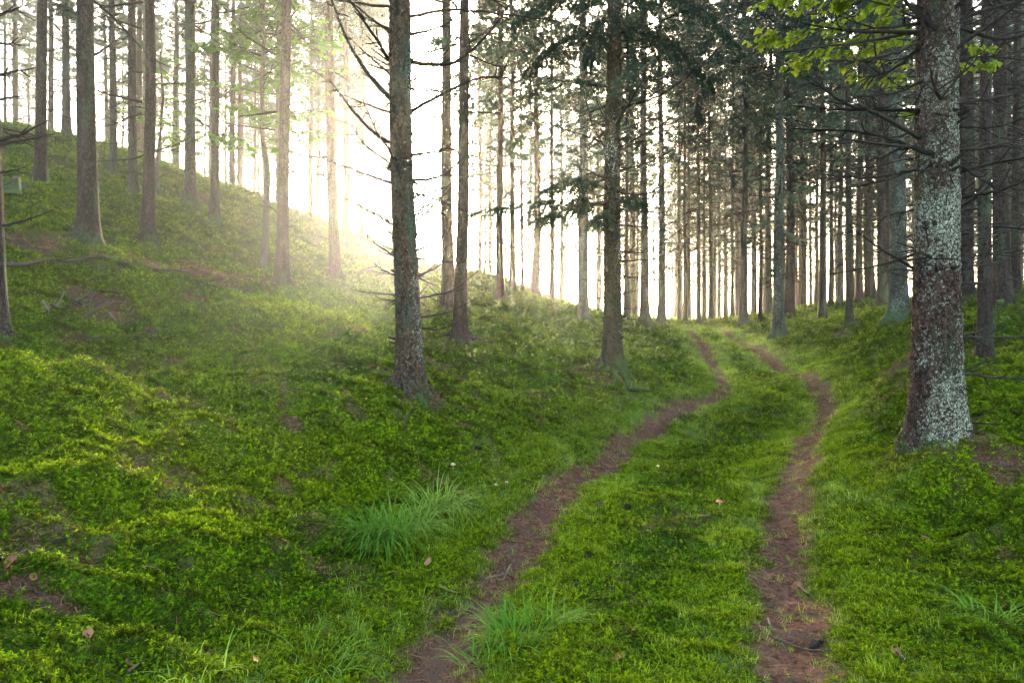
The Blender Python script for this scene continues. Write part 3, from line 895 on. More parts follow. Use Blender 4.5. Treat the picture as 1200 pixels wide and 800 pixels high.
def trunk_mesh(name, mat, H, r0, seed, segs=18, rings=70, flare=0.5, plates=0.0, zdense=6.0, wob=0.03, taper=0.8, knots=0, pscale=26.0):
    r_ = random.Random(seed)
    t = np.linspace(0, 1, rings)
    z = -0.35 + (zdense + 0.35) * t[:int(rings * 0.75)] / t[int(rings * 0.75) - 1]
    z = np.concatenate([z, zdense + (H - zdense) * (np.arange(1, rings - len(z) + 1) / (rings - len(z)))])
    th = np.linspace(0, 2 * math.pi, segs, endpoint=False)
    Z, TH = np.meshgrid(z, th, indexing='ij')
    prof = r0 * (1 - taper * np.clip(Z, 0, H) / H) * (1 + 0.26 * np.exp(-np.clip(Z, 0, 9) / 0.75))
    nl = r_.choice([3, 4, 5]); ph = r_.uniform(0, 6.28)
    lob = 0.55 + 0.45 * np.cos(nl * TH + ph + 0.7 * np.sin(TH * 2 + ph))
    prof = prof * (1 + flare * np.exp(-np.clip(Z + 0.02, 0, 9) / 0.20) * lob)
    cxn, syn = np.cos(TH), np.sin(TH)
    prof = prof * (1 + 0.05 * fbm(cxn * 1.3, syn * 1.3, Z * 1.1, seed=seed, octv=3))
    if plates:
        X, Y = cxn * r0, syn * r0
        wx = 0.020 * vnoise(X * 35, Y * 35, Z * 25, seed=seed + 5)
        f1, f2, idv = cells((X + wx) * pscale, (Y + wx) * pscale, (Z + wx) * pscale * 0.55, seed)
        edge = sstep(0.0, 0.22, f2 - f1)
        f1b, f2b, idb = cells(X * pscale * 2.3, Y * pscale * 2.3, Z * pscale * 1.5, seed + 9)
        eb = sstep(0.0, 0.3, f2b - f1b)
        prof = prof + plates * 0.8 * fbm(X * 30, Y * 30, Z * 20, seed=seed + 8, octv=4) + plates * (edge * (0.3 + 0.9 * idv) - 0.6) + plates * 0.45 * (eb * (0.4 + 0.8 * idb) - 0.5)
    for q in range(knots):
        kz, ka = r_.uniform(0.4, zdense), r_.uniform(0, 6.283)
        dz = (Z - kz) / 0.05; da = np.angle(np.exp(1j * (TH - ka))) * r0 / 0.045
        dd = dz * dz + da * da
        prof = prof + 0.016 * np.exp(-dd) - 0.020 * np.exp(-dd * 5)
    ox = wob * vnoise(Z * 0.35 + seed, Z * 0, seed=seed + 2); oy = wob * vnoise(Z * 0.35 + seed, Z * 0 + 3.3, seed=seed + 3)
    V = np.stack([prof * cxn + ox, prof * syn + oy, Z], -1).reshape(-1, 3)
    n = len(z)
    ii = np.arange(n - 1)[:, None] * segs; jj = np.arange(segs)[None, :]; j2 = (jj + 1) % segs
    F = np.stack([ii + jj, ii + j2, ii + segs + j2, ii + segs + jj], -1).reshape(-1, 4)
    me = mesh_np(name, V, F)
    me.materials.append(mat)
    return me


def dead_branch(acc, p0, az, el, L, r0, rr, curve=0.5, twigs=5, k=4, n=7):
    """bare branch that sags and turns up at its end, with fine side twigs"""
    d = np.array([math.cos(az), math.sin(az), 0.0]); up = np.array([0, 0, 1.0])
    P = [np.array(p0, float)]; e = el; a = az
    for s in range(n - 1):
        f = s / (n - 1)
        e += curve * (f - 0.35) / (n - 1) * 2.2 + rr.gauss(0, 0.05); a += rr.gauss(0, 0.07)
        P.append(P[-1] + (np.array([math.cos(a), math.sin(a), 0]) * math.cos(e) + up * math.sin(e)) * L / (n - 1))
    P = np.array(P)
    rad = r0 * np.linspace(1, 0.22, n)
    acc.add(*tube(P, rad, k))
    for q in range(twigs):
        f = rr.uniform(0.25, 0.97); ix = f * (n - 1); i0 = int(ix); fr = ix - i0
        b = P[i0] * (1 - fr) + P[min(i0 + 1, n - 1)] * fr
        ta = a + rr.choice([-1, 1]) * rr.uniform(0.4, 1.1); te = rr.uniform(-0.7, 0.5)
        tl = L * rr.uniform(0.10, 0.30)
        m1 = b + (np.array([math.cos(ta), math.sin(ta), 0]) * math.cos(te) + up * math.sin(te)) * tl * 0.5
        m2 = m1 + (np.array([math.cos(ta + .2), math.sin(ta + .2), 0]) * math.cos(te + .25) + up * math.sin(te + .25)) * tl * 0.5
        acc.add(*tube([b, m1, m2], [r0 * 0.42, r0 * 0.32, r0 * 0.14], 3))
    return P


def needle_spray(acc, P, g, twl, per_twig, nl, nw, ntw, droop=0.35, thick=0.0):
    """needled side twigs along a branch axis P"""
    n = len(P)
    T = np.gradient(P, axis=0); T /= np.linalg.norm(T, axis=1)[:, None]
    f = np.sort(g.uniform(0.15, 1.0, ntw)); ix = np.minimum((f * (n - 1)).astype(int), n - 2); fr = f * (n - 1) - ix
    B = P[ix] * (1 - fr)[:, None] + P[ix + 1] * fr[:, None]
    t = T[ix]
    side = np.cross(t, [0, 0, 1.0]); side /= np.linalg.norm(side, axis=1)[:, None] + 1e-9
    sg = np.where(np.arange(ntw) % 2 == 0, 1, -1)[:, None]
    D = t * g.uniform(0.3, 0.9, (ntw, 1)) + side * sg * g.uniform(0.5, 1.0, (ntw, 1)) + np.array([0, 0, -1.0]) * g.uniform(0.0, droop * 2, (ntw, 1))
    D[f > 0.93] = t[f > 0.93]
    D /= np.linalg.norm(D, axis=1)[:, None]
    L = twl * (1.15 - 0.75 * f) * g.uniform(0.6, 1.2, ntw)
    s = g.random((ntw, per_twig))
    A = B[:, None, :] + D[:, None, :] * (s * L[:, None])[..., None] + np.array([0, 0, -1.0]) * (droop * 0.5 * (s ** 2) * L[:, None])[..., None]
    A = A.reshape(-1, 3); Dn = np.repeat(D, per_twig, 0)
    rnd = g.normal(size=A.shape); rnd -= Dn * (rnd * Dn).sum(1)[:, None]; rnd /= np.linalg.norm(rnd, axis=1)[:, None] + 1e-9
    N = Dn * 0.75 + rnd * 0.8; N /= np.linalg.norm(N, axis=1)[:, None]
    W = np.cross(N, g.normal(size=A.shape)); W /= np.linalg.norm(W, axis=1)[:, None] + 1e-9
    ln = nl * g.uniform(0.6, 1.25, len(A))[:, None]
    V = np.stack([A - W * nw / 2, A + W * nw / 2, A + N * ln], 1).reshape(-1, 3)
    acc.add(V, np.arange(len(V)).reshape(-1, 3))


def crown_mesh(seed, z0, z1, rmax, nbr, needles=15, ntw=21, mat='needle_far', scale=1.0):
    g = np.random.default_rng(seed); rr = random.Random(seed); acc = Acc()
    for q in range(nbr):
        f = ((q + rr.random()) / nbr) ** 0.85
        if f < 0.22 and rr.random() > 0.25 + 3.2 * f:
            continue
        z = z0 + (z1 - z0) * f
        L = rmax * (1.0 - 0.85 * f ** 1.3) * rr.uniform(0.5, 1.2) * (0.5 + 0.5 * min(1, f * 4.5))
        az = rr.uniform(0, 6.283); e = rr.uniform(-0.25, 0.3) + 0.45 * f
        P = [np.array([0.05 * math.cos(az), 0.05 * math.sin(az), z])]
        for s in range(5):
            P.append(P[-1] + np.array([math.cos(az) * math.cos(e), math.sin(az) * math.cos(e), math.sin(e)]) * L / 5)
            e -= rr.uniform(0.0, 0.16) if s < 3 else -0.15; az += rr.gauss(0, 0.06)
        P = np.array(P)
        acc.add(*tube(P, 0.016 * np.linspace(1, 0.25, 6), 3))
        needle_spray(acc, P, g, 0.55 * scale * (0.5 + 0.5 * L / rmax), needles, 0.135 * scale, 0.036 * scale, ntw, 0.5)
    return acc.mesh('crown', M[mat], False)


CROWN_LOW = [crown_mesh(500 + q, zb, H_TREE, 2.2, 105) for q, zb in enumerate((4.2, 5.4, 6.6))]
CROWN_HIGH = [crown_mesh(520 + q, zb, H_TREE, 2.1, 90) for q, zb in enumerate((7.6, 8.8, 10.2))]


def twig_mass(seed, z0, z1, n, lmax):
    rr = random.Random(seed); acc = Acc()
    for q in range(n):
        f = (q + rr.random()) / n
        z = z0 + (z1 - z0) * f
        dead_branch(acc, (0, 0, z), rr.uniform(0, 6.283), rr.uniform(-0.35, 0.25), lmax * rr.uniform(0.35, 1.0) * (0.45 + 0.55 * f), 0.015, rr, rr.uniform(-0.3, 0.9), 8, 3, 5)
    return acc.mesh('twig_mass', M['branch'], False)


TWIGS = [twig_mass(600 + q, 1.5, 10.5, 115, 1.9) for q in range(4)]
TRUNKS = {kk: [trunk_mesh('trunk', M['bark_' + kk], H_TREE, 0.16, 700 + 10 * ki + q, 20, 90, 1.0, 0.006, 7.0, 0.05, 0.8, 8, 22) for q in range(3)] for ki, kk in enumerate(('dark', 'brown', 'grey', 'pale'))}
BR = []
for q in range(7):
    a_ = Acc(); dead_branch(a_, (0, 0, 0), 0.0, random.Random(q).uniform(-0.25, 0.35), 1.0, 0.017, random.Random(800 + q), random.Random(q + 5).uniform(-0.2, 1.0), 6, 4, 8)
    BR.append(a_.mesh('branch', M['branch'], True))


def pixel_branch(parent, pts, d, r0, seed, depth=0.4, twigs=6, mat='branch', tw=0.22):
    """a branch whose run across the view is known; its depth leaves the trunk at a plausible angle"""
    rr = random.Random(seed)
    dz = rr.uniform(-depth, depth)
    W = []
    for q, (px, py) in enumerate(pts):
        f = q / max(1, len(pts) - 1)
        W.append(at(px, py, d + dz * f) - np.array(parent.location))
    lx = LEAN.get(parent.name, 0.0) * float(W[0][2])
    inner = np.array([lx + (W[0][0] - lx) * 0.25, W[0][1] * 0.25, W[0][2] - 0.02])      # roots inside the trunk
    if np.linalg.norm(inner - W[0]) > 0.03:
        W.insert(0, inner)
    n = 4 * len(W)
    P = spline(W, n)
    P[1:] += np.array([[rr.gauss(0, 0.004) for _ in range(3)] for _ in range(n - 1)])
    acc = Acc()
    r0 *= 1.9
    acc.add(*tube(P, r0 * np.linspace(1.15, 0.25, n), 6))
    Lb = np.linalg.norm(P[-1] - P[0])
    for q in range(twigs):
        f = rr.uniform(0.2, 0.98); b = P[int(f * (n - 1))]
        dr = P[-1] - P[0]; dr /= np.linalg.norm(dr)
        v1 = dr * rr.uniform(0.2, 0.9) + np.array([rr.gauss(0, .5), rr.gauss(0, .7), rr.uniform(-0.7, 0.5)]); v1 /= np.linalg.norm(v1)
        tl = rr.uniform(0.3, 1.0) * tw * (1.2 - 0.5 * f)
        c = b + v1 * tl * .5; e = c + (v1 + np.array([0, 0, rr.uniform(-.3, .4)])) * tl * .5
        acc.add(*tube([b, c, e], [r0 * 0.42, r0 * 0.34, r0 * 0.16], 4))
    return obj('branch', acc.mesh('branch', M[mat]), parent)


def stub(parent, loc, az, L, r, seed):
    rr = random.Random(seed); acc = Acc()
    el = rr.uniform(-0.2, 0.5)
    d = np.array([math.cos(az) * math.cos(el), math.sin(az) * math.cos(el), math.sin(el)])
    P = [np.array(loc) - d * 0.03, np.array(loc) + d * L * .5, np.array(loc) + d * L + np.array([0, 0, rr.uniform(-.01, .02)])]
    V, F = tube(spline(P, 4), r * np.array([1.5, 1.0, 0.85, 0.6]), 5)
    acc.add(V, F, np.array([[15, 16, 17], [15, 17, 18], [15, 18, 19]]))
    return obj('branch_stub', acc.mesh('branch_stub', M['branch']), parent)


HERO = {}
LEAN = {}
rt = random.Random(99)
for ti, t in enumerate(TREES):
    p = t['p']; x, y = float(p[0]), float(p[1])
    z = gz(x, y) - (0.06 if t['w'] >= 9 else 0.02)
    if 'g' in t:
        lab, grp = GROUPLAB[t['g']]
    else:
        lab, grp = t['lab'], 'spruce trees'
    root = thing('spruce_tree', lab, 'tree', (x, y, z), grp)
    lean = t.get('lean')
    if lean is None:
        lean = (rt.gauss(0, 0.006), rt.gauss(0, 0.007))
    spin = rt.uniform(0, 6.283)
    kk = t['k']
    LEAN[root.name] = lean[1]
    if kk == 'hero':
        HERO['hero'] = (root, y, t['r'])
        me = trunk_mesh('trunk', M['bark_hero'], H_TREE, t['r'], 41, 190, 560, 0.42, 0.008, 4.6, 0.02, 0.62, 26, 46)
    elif kk == 'teal':
        HERO['teal'] = (root, y, t['r'])
        me = trunk_mesh('trunk', M['bark_teal'], H_TREE, t['r'], 42, 120, 400, 0.60, 0.007, 5.8, 0.03, 0.66, 30, 42)
    elif kk == 'tan':
        HERO['tan'] = (root, y, t['r'])
        me = trunk_mesh('trunk', M['bark_tan'], H_TREE, t['r'], 43, 90, 320, 0.62, 0.005, 7.0, 0.03, 0.66, 34, 38)
    else:
        me = TRUNKS[kk][rt.randrange(3)]
    tr = obj('trunk', me, root, rot=(lean[0], lean[1], 0 if kk in ('hero', 'teal', 'tan') else spin))
    if kk not in ('hero', 'teal', 'tan'):
        sr = t['r'] / 0.168
        tr.scale = (sr, sr, 1)
    px = t['px']
    low = px < 1000 and (px > 590 or y > 12.5)
    if kk == 'hero':
        cr = obj('crown', CROWN_HIGH[0], root, rot=(0, 0, 1.0))
    elif kk == 'teal':
        cr = obj('crown', CROWN_HIGH[1], root, rot=(0, 0, 2.0), scale=(1, 1, 1))
    elif kk == 'tan':
        cr = obj('crown', CROWN_LOW[0], root, rot=(0, 0, 2.6), scale=(0.85, 0.85, 1.0))
    else:
        cs = 0.75 + 0.35 * rt.random()
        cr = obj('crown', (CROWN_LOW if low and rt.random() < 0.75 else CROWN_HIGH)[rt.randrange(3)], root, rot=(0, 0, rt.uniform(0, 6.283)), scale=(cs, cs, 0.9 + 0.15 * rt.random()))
        small = t['w'] < 8.6
        if small or px > 680:
            tm = obj('twig_mass', TWIGS[rt.randrange(4)], root, rot=(0, 0, rt.uniform(0, 6.283)), scale=(cs, cs, 1))
            tag(tm, kind='stuff')
        if not small:
            nb = 24 if px < 560 else 26
            for q in range(nb):
                zz = rt.uniform(1.2, 8.5); aa = rt.uniform(0, 6.283); L = rt.uniform(0.35, 1.5) * (0.6 + zz / 12)
                rr0 = t['r'] * (1 - 0.8 * zz / H_TREE) * 0.8
                b = obj('branch', BR[rt.randrange(7)], root, loc=(rr0 * math.cos(aa) + lean[1] * zz, rr0 * math.sin(aa) - lean[0] * zz, zz), rot=(rt.uniform(-.3, .3), 0, aa), scale=(L, L * 1.3, L * 1.3))
                b.rotation_euler = (0, rt.uniform(-0.35, 0.30), aa)

for q, (x, y) in enumerate(FAR):
    z = gz(x, y) - 0.03
    px = CX + x / y * F_PX
    kk = rt.choice(['dark', 'brown', 'grey'] if px < 900 else ['dark', 'dark', 'grey'])
    reg = 'on the bright plateau behind the slope crest' if px < 690 else 'far beyond the rise of the track' if px < 930 else 'deep behind the dense stand on the right bank'
    grp = 'faint trees ' + reg
    root = thing('spruce_tree', 'faint %s-barked spruce in the mist %s' % (kk, reg), 'tree', (x, y, z), grp)
    sr = rt.uniform(0.7, 1.25)
    tr = obj('trunk', TRUNKS[kk][rt.randrange(3)], root, rot=(rt.gauss(0, .006), rt.gauss(0, .008), rt.uniform(0, 6.283)), scale=(sr, sr, 1))
    cs = rt.uniform(0.8, 1.15)
    obj('crown', (CROWN_HIGH if rt.random() < (0.3 if px < 690 else 0.45) else CROWN_LOW)[rt.randrange(3)], root, rot=(0, 0, rt.uniform(0, 6.283)), scale=(cs, cs, rt.uniform(0.9, 1.12)))
    if px > 600 or q % 2:
        tag(obj('twig_mass', TWIGS[rt.randrange(4)], root, rot=(0, 0, rt.uniform(0, 6.283)), scale=(cs, cs, 1)), kind='stuff')

for o in [o for o in COL.objects if o.get('label', '').startswith(('spruce with teal', 'tan spruce', 'reddish brown spruce', 'dark stout', 'brown spruce standing right'))]:
    tt_ = [t for t in TREES if t.get('lab') == o['label']][0]
    rr = random.Random(int(tt_['px'])); r_ = tt_['r']; a0 = rr.uniform(0, 6.28); nr = 6
    for q in range(nr):
        a = a0 + q * 6.283 / nr + rr.uniform(-.35, .35); L = rr.uniform(0.35, 0.75); P = []
        for f in np.linspace(0, 1, 9):
            dd = r_ * 0.75 + L * f
            a += rr.gauss(0, .07)
            xx, yy = o.location.x + dd * math.cos(a), o.location.y + dd * math.sin(a)
            P.append((xx - o.location.x, yy - o.location.y, max(gz(xx, yy) - o.location.z + 0.004 - 0.10 * f ** 2, -0.3) + 0.11 * (1 - f) ** 3))
        a_ = Acc(); a_.add(*tube(P, r_ * np.linspace(0.42, 0.12, 9), 8))
        obj('root', a_.mesh('root', M['bark_brown' if tt_['k'] == 'brown' else 'bark_dark']), o)
# ---- branches of the near trees, as they run in the photograph
root, d, r = HERO['hero']
hb = [
    ([(1080, 55), (1057, 75), (1030, 88), (1006, 90)], .011), ([(1080, 50), (1048, 62), (1009, 70), (973, 71)], .010), ([(1080, 39), (1048, 42), (1006, 50), (955, 56), (905, 62)], .010),
    ([(1082, 28), (1024, 32), (982, 18)], .008), ([(1098, 35), (1078, 18), (1058, -2), (1040, -30)], .015), ([(1078, 130), (1024, 129), (970, 128), (928, 123)], .009),
    ([(1080, 161), (1048, 144), (1024, 132), (994, 123), (970, 108), (945, 92)], .011), ([(1102, 183), (1072, 174), (1042, 163), (1000, 154), (928, 151)], .012), ([(1078, 198), (1048, 205), (1006, 208), (961, 204)], .009),
    ([(1103, 120), (1094, 99), (1090, 80)], .010), ([(1118, 24), (1165, 9), (1210, -3)], .013), ([(1122, 31), (1168, 46), (1205, 38), (1240, 20)], .012),
    ([(1120, 121), (1165, 115), (1210, 107), (1250, 104)], .009), ([(1118, 177), (1150, 174), (1205, 163)], .010), ([(1116, 232), (1150, 228), (1180, 220), (1205, 210), (1240, 190)], .010),
    ([(1114, 183), (1140, 205), (1165, 218)], .008), ([(1116, 304), (1165, 298), (1205, 290)], .007), ([(1118, 312), (1156, 310), (1205, 293)], .006), ([(1122, 332), (1165, 330), (1205, 323)], .006),
    ([(1090, 302), (1080, 296), (1071, 290)], .010), ([(1106, 183), (1108, 205), (1102, 228), (1094, 238)], .010), ([(1082, 245), (1050, 250), (1020, 262)], .006), ([(1082, 95), (1052, 108), (1020, 112), (990, 120)], .007),
    ([(1118, 394), (1160, 395), (1210, 393)], .010), ([(1120, 436), (1156, 441), (1205, 444)], .009), ([(1126, 494), (1150, 496), (1184, 493)], .008), ([(1120, 270), (1160, 262), (1210, 255)], .006), ([(1080, 320), (1055, 315), (1030, 322)], .005),
    ([(1116, 75), (1150, 66), (1205, 72)], .006), ([(1116, 148), (1160, 150), (1205, 138)], .006), ([(1118, 210), (1160, 196), (1205, 182)], .006),
]
for q, (pts, rr0) in enumerate(hb):
    pixel_branch(root, pts, d - (r * 0.6 if 1085 < pts[0][0] < 1112 else 0), rr0, 900 + q, 0.45, 12, tw=0.34)
root, d, r = HERO['teal']
tb = [
    ([(463, 120), (429, 84), (408, 48), (390, 4), (380, -30)], .014), ([(463, 171), (435, 153), (402, 114), (385, 92)], .012), ([(463, 216), (420, 201), (378, 186)], .009), ([(463, 264), (430, 246), (404, 232)], .009),
    ([(462, 80), (429, 27), (408, -2)], .012), ([(462, 42), (425, 14), (400, -10)], .011), ([(485, 74), (520, 76), (550, 62), (580, 30), (600, 0)], .013), ([(484, 130), (540, 99), (582, 90), (612, 101)], .012),
    ([(484, 181), (522, 174), (558, 144)], .010), ([(486, 211), (516, 207), (546, 180), (566, 148)], .011), ([(488, 294), (512, 283), (534, 258)], .009), ([(488, 324), (520, 308), (545, 285)], .009), ([(489, 350), (530, 340), (560, 318)], .008),
    ([(489, 372), (525, 366), (560, 348)], .007), ([(490, 384), (515, 386), (540, 376)], .007), ([(486, 252), (510, 246), (530, 228)], .008), ([(463, 322), (448, 316), (440, 310)], .008), ([(462, 300), (440, 285), (425, 270)], .007),
    ([(482, 20), (530, 12), (600, 18), (660, 26)], .011), ([(463, 195), (430, 172), (412, 148)], .007), ([(484, 40), (520, 30), (548, 6)], .010), ([(486, 300), (520, 292), (548, 270)], .006), ([(461, 352), (447, 350), (437, 345)], .006), ([(484, 105), (512, 112), (538, 100)], .007),
]
for q, (pts, rr0) in enumerate(tb):
    pixel_branch(root, pts, d, rr0, 940 + q, 0.5, 9, tw=0.28)
root, d, r = HERO['tan']
nb_ = [
    ([(724, 99), (786, 90), (850, 72)], .010), ([(724, 128), (780, 108), (840, 60), (872, 22)], .013), ([(724, 174), (786, 138), (800, 106)], .011), ([(724, 226), (762, 226), (792, 198), (801, 160)], .011), ([(724, 264), (780, 264), (816, 240)], .010),
    ([(724, 294), (754, 296), (780, 282), (806, 262)], .010), ([(724, 306), (770, 302), (804, 284)], .009), ([(724, 322), (750, 325), (775, 312)], .008), ([(714, 182), (694, 146), (684, 108)], .010), ([(714, 150), (700, 120), (690, 90)], .009),
    ([(724, 345), (748, 340), (765, 328)], .006), ([(724, 362), (745, 360), (760, 352)], .006), ([(726, 376), (745, 374), (762, 378)], .006), ([(712, 210), (690, 200), (672, 186)], .008), ([(724, 200), (760, 190), (800, 170), (840, 150)], .009), ([(712, 300), (700, 296), (690, 290)], .006),
]
for q, (pts, rr0) in enumerate(nb_):
    pixel_branch(root, pts, d, rr0, 970 + q, 0.6, 10, tw=0.36)
for key, n_w, dz_, sd_ in (('hero', 9, 0.42, 1), ('teal', 12, 0.40, 2), ('tan', 15, 0.36, 3)):
    root, d, r = HERO[key]; rr = random.Random(sd_ * 31)
    for w_ in range(n_w):
        zz = 0.55 + w_ * dz_ + rr.gauss(0, .04)
        for q in range(rr.randint(3, 5)):
            aa = rr.uniform(3.5, 6.0) if rr.random() < .75 else rr.uniform(0, 6.283)
            zq = zz + rr.gauss(0, .035); rq = r * (1 - 0.62 * zq / H_TREE) * 0.98
            stub(root, (rq * math.cos(aa) + LEAN[root.name] * zq, rq * math.sin(aa), zq), aa, rr.uniform(.02, .09), rr.uniform(.010, .019), w_ * 10 + q + sd_ * 500)
for key, n_b, zlo, zhi, sd_ in (('hero', 16, 1.2, 4.6, 1), ('teal', 34, 1.0, 5.6, 2), ('tan', 34, 1.2, 6.5, 3)):
    root, d, r = HERO[key]; rr = random.Random(sd_ * 77)
    for q in range(n_b):
        zz = rr.uniform(zlo, zhi); aa = rr.uniform(0, 6.283); L = rr.uniform(0.4, 1.1) * (0.6 + zz / 8)
        rq = r * (1 - 0.62 * zz / H_TREE) * 0.85
        obj('branch', BR[rr.randrange(7)], root, loc=(rq * math.cos(aa) + LEAN[root.name] * zz, rq * math.sin(aa), zz), rot=(0, rr.uniform(-0.6, 0.2), aa), scale=(L, L * 1.1, L * 1.1))
edge = [o for o in COL.objects if o.get('label', '').startswith('dark spruce with bare branches low')][0]
for q, (pts, rr0) in enumerate([([(-9, 22), (14, 12), (32, 6)], .009), ([(-9, 90), (12, 85), (32, 81)], .010), ([(-9, 118), (12, 115), (32, 111)], .008), ([(-9, 166), (25, 157), (56, 141)], .011), ([(-9, 172), (30, 164), (66, 156)], .010), ([(-9, 266), (24, 260), (62, 246)], .008), ([(-9, 50), (10, 52), (22, 44)], .007), ([(-9, 205), (14, 200), (30, 196)], .006)]):
    pixel_branch(edge, pts, edge.location.y, rr0, 1200 + q, 0.2, 4, tw=0.25)
# live needled boughs of the tan spruce
gn = np.random.default_rng(77)
for q, (pts, twl, ntw) in enumerate([
        ([(714, 228), (680, 232), (640, 236), (600, 240), (556, 250)], 0.42, 40), ([(714, 236), (690, 238), (660, 246), (632, 256)], 0.42, 42), ([(712, 222), (690, 212), (664, 210), (640, 222)], 0.40, 40),
        ([(722, 232), (738, 230), (752, 236)], 0.30, 26), ([(716, 240), (706, 250), (690, 262)], 0.3, 24), ([(716, 60), (690, 40), (650, 52), (620, 80)], 0.55, 54), ([(720, 40), (756, 34), (800, 58), (830, 96)], 0.55, 54),
        ([(716, 20), (680, -10), (640, 0), (600, 30)], 0.55, 54), ([(720, 14), (770, -8), (820, 10), (860, 50)], 0.55, 50), ([(718, 30), (712, 20), (700, 40), (694, 70)], 0.4, 50), ([(718, 34), (728, 30), (740, 50), (744, 84)], 0.4, 50)]):
    rr = random.Random(q + 5)
    dz = rr.uniform(-0.9, -0.1) if q > 4 else rr.uniform(-0.5, -0.1)
    W = [at(px, py, d - (0.02 if f_ == 0 else 0) + dz * f_ / (len(pts) - 1)) - np.array(root.location) for f_, (px, py) in enumerate(pts)]
    P = spline(W, 10)
    acc = Acc(); acc.add(*tube(P, 0.010 * np.linspace(1, 0.25, 10), 5))
    needle_spray(acc, P, gn, twl * 1.2, 95, 0.055, 0.015, int(ntw * 1.7), 0.45)
    obj('needled_bough', acc.mesh('needled_bough', M['needle'], False), root)
# small live tufts low on the pale lichened spruce
t912 = [o for o in COL.objects if o.get('label', '').startswith('pale grey green lichened')][0]
for q, (px, py, L) in enumerate([(880, 190, .5), (935, 196, .5), (890, 232, .45), (940, 230, .5), (884, 262, .4), (938, 276, .4), (900, 318, .3), (880, 110, .7), (940, 120, .7), (890, 150, .6)]):
    d = t912.location.y
    W = [at(912, py - 6, d) - np.array(t912.location), at((912 + px) / 2, py - 3, d - .1) - np.array(t912.location), at(px, py + 4, d - 0.3) - np.array(t912.location)]
    P = spline(W, 7); acc = Acc(); acc.add(*tube(P, 0.009 * np.linspace(1, .3, 7), 4))
    needle_spray(acc, P, gn, 0.5, 30, 0.075, 0.018, 24, 0.4)
    obj('needled_bough', acc.mesh('needled_bough', M['needle_far'], False), t912)


# ------------------------------------------------------------------ leafy saplings
def leaf_mesh(name, L, W, mat, curl=0.25, lobed=False):
    acc = Acc()
    if lobed:
        out = [(0, 0), (.30, .16), (.18, .46), (.46, .40), (.52, .22), (.78, .20), (1, 0)]
    else:
        out = [(0, 0), (.18, .28), (.42, .46), (.68, .36), (.88, .14), (1, 0)]
    n = len(out)
    V = [(L * a, 0, -curl * L * a * a) for a, b in out]
    for s in (1, -1):
        V += [(L * a, s * W * b, -curl * L * a * a + 0.18 * W * b) for a, b in out[1:-1]]
    m = n - 2
    tr = []
    for s in range(2):
        o = n + s * m
        e = [0] + list(range(o, o + m)) + [n - 1]
        for q in range(n - 1):
            for tri in ((q, q + 1, e[q + 1]), (q, e[q + 1], e[q])):
                if len(set(tri)) == 3:
                    tr.append(tri if s else tri[::-1])
    acc.add(V, np.array(tr))
    return acc.mesh(name, mat, True)


def merge_leaves(acc, pos, az, tilt, roll, scl, base):
    """put copies of a leaf shape into one mesh"""
    V0 = np.array([v_.co[:] for v_ in base.vertices]); T0 = np.array([tuple(p_.vertices) for p_ in base.polygons])
    for q in range(len(pos)):
        Rm = np.array(Euler((roll[q], tilt[q], az[q])).to_matrix())
        acc.add(V0 * scl[q] @ Rm.T + pos[q], T0)


LEAF_B = leaf_mesh('leaf', 0.095, 0.085, M['beech'])
LEAF_M = leaf_mesh('leaf', 0.075, 0.085, M['maple'], 0.3, True)


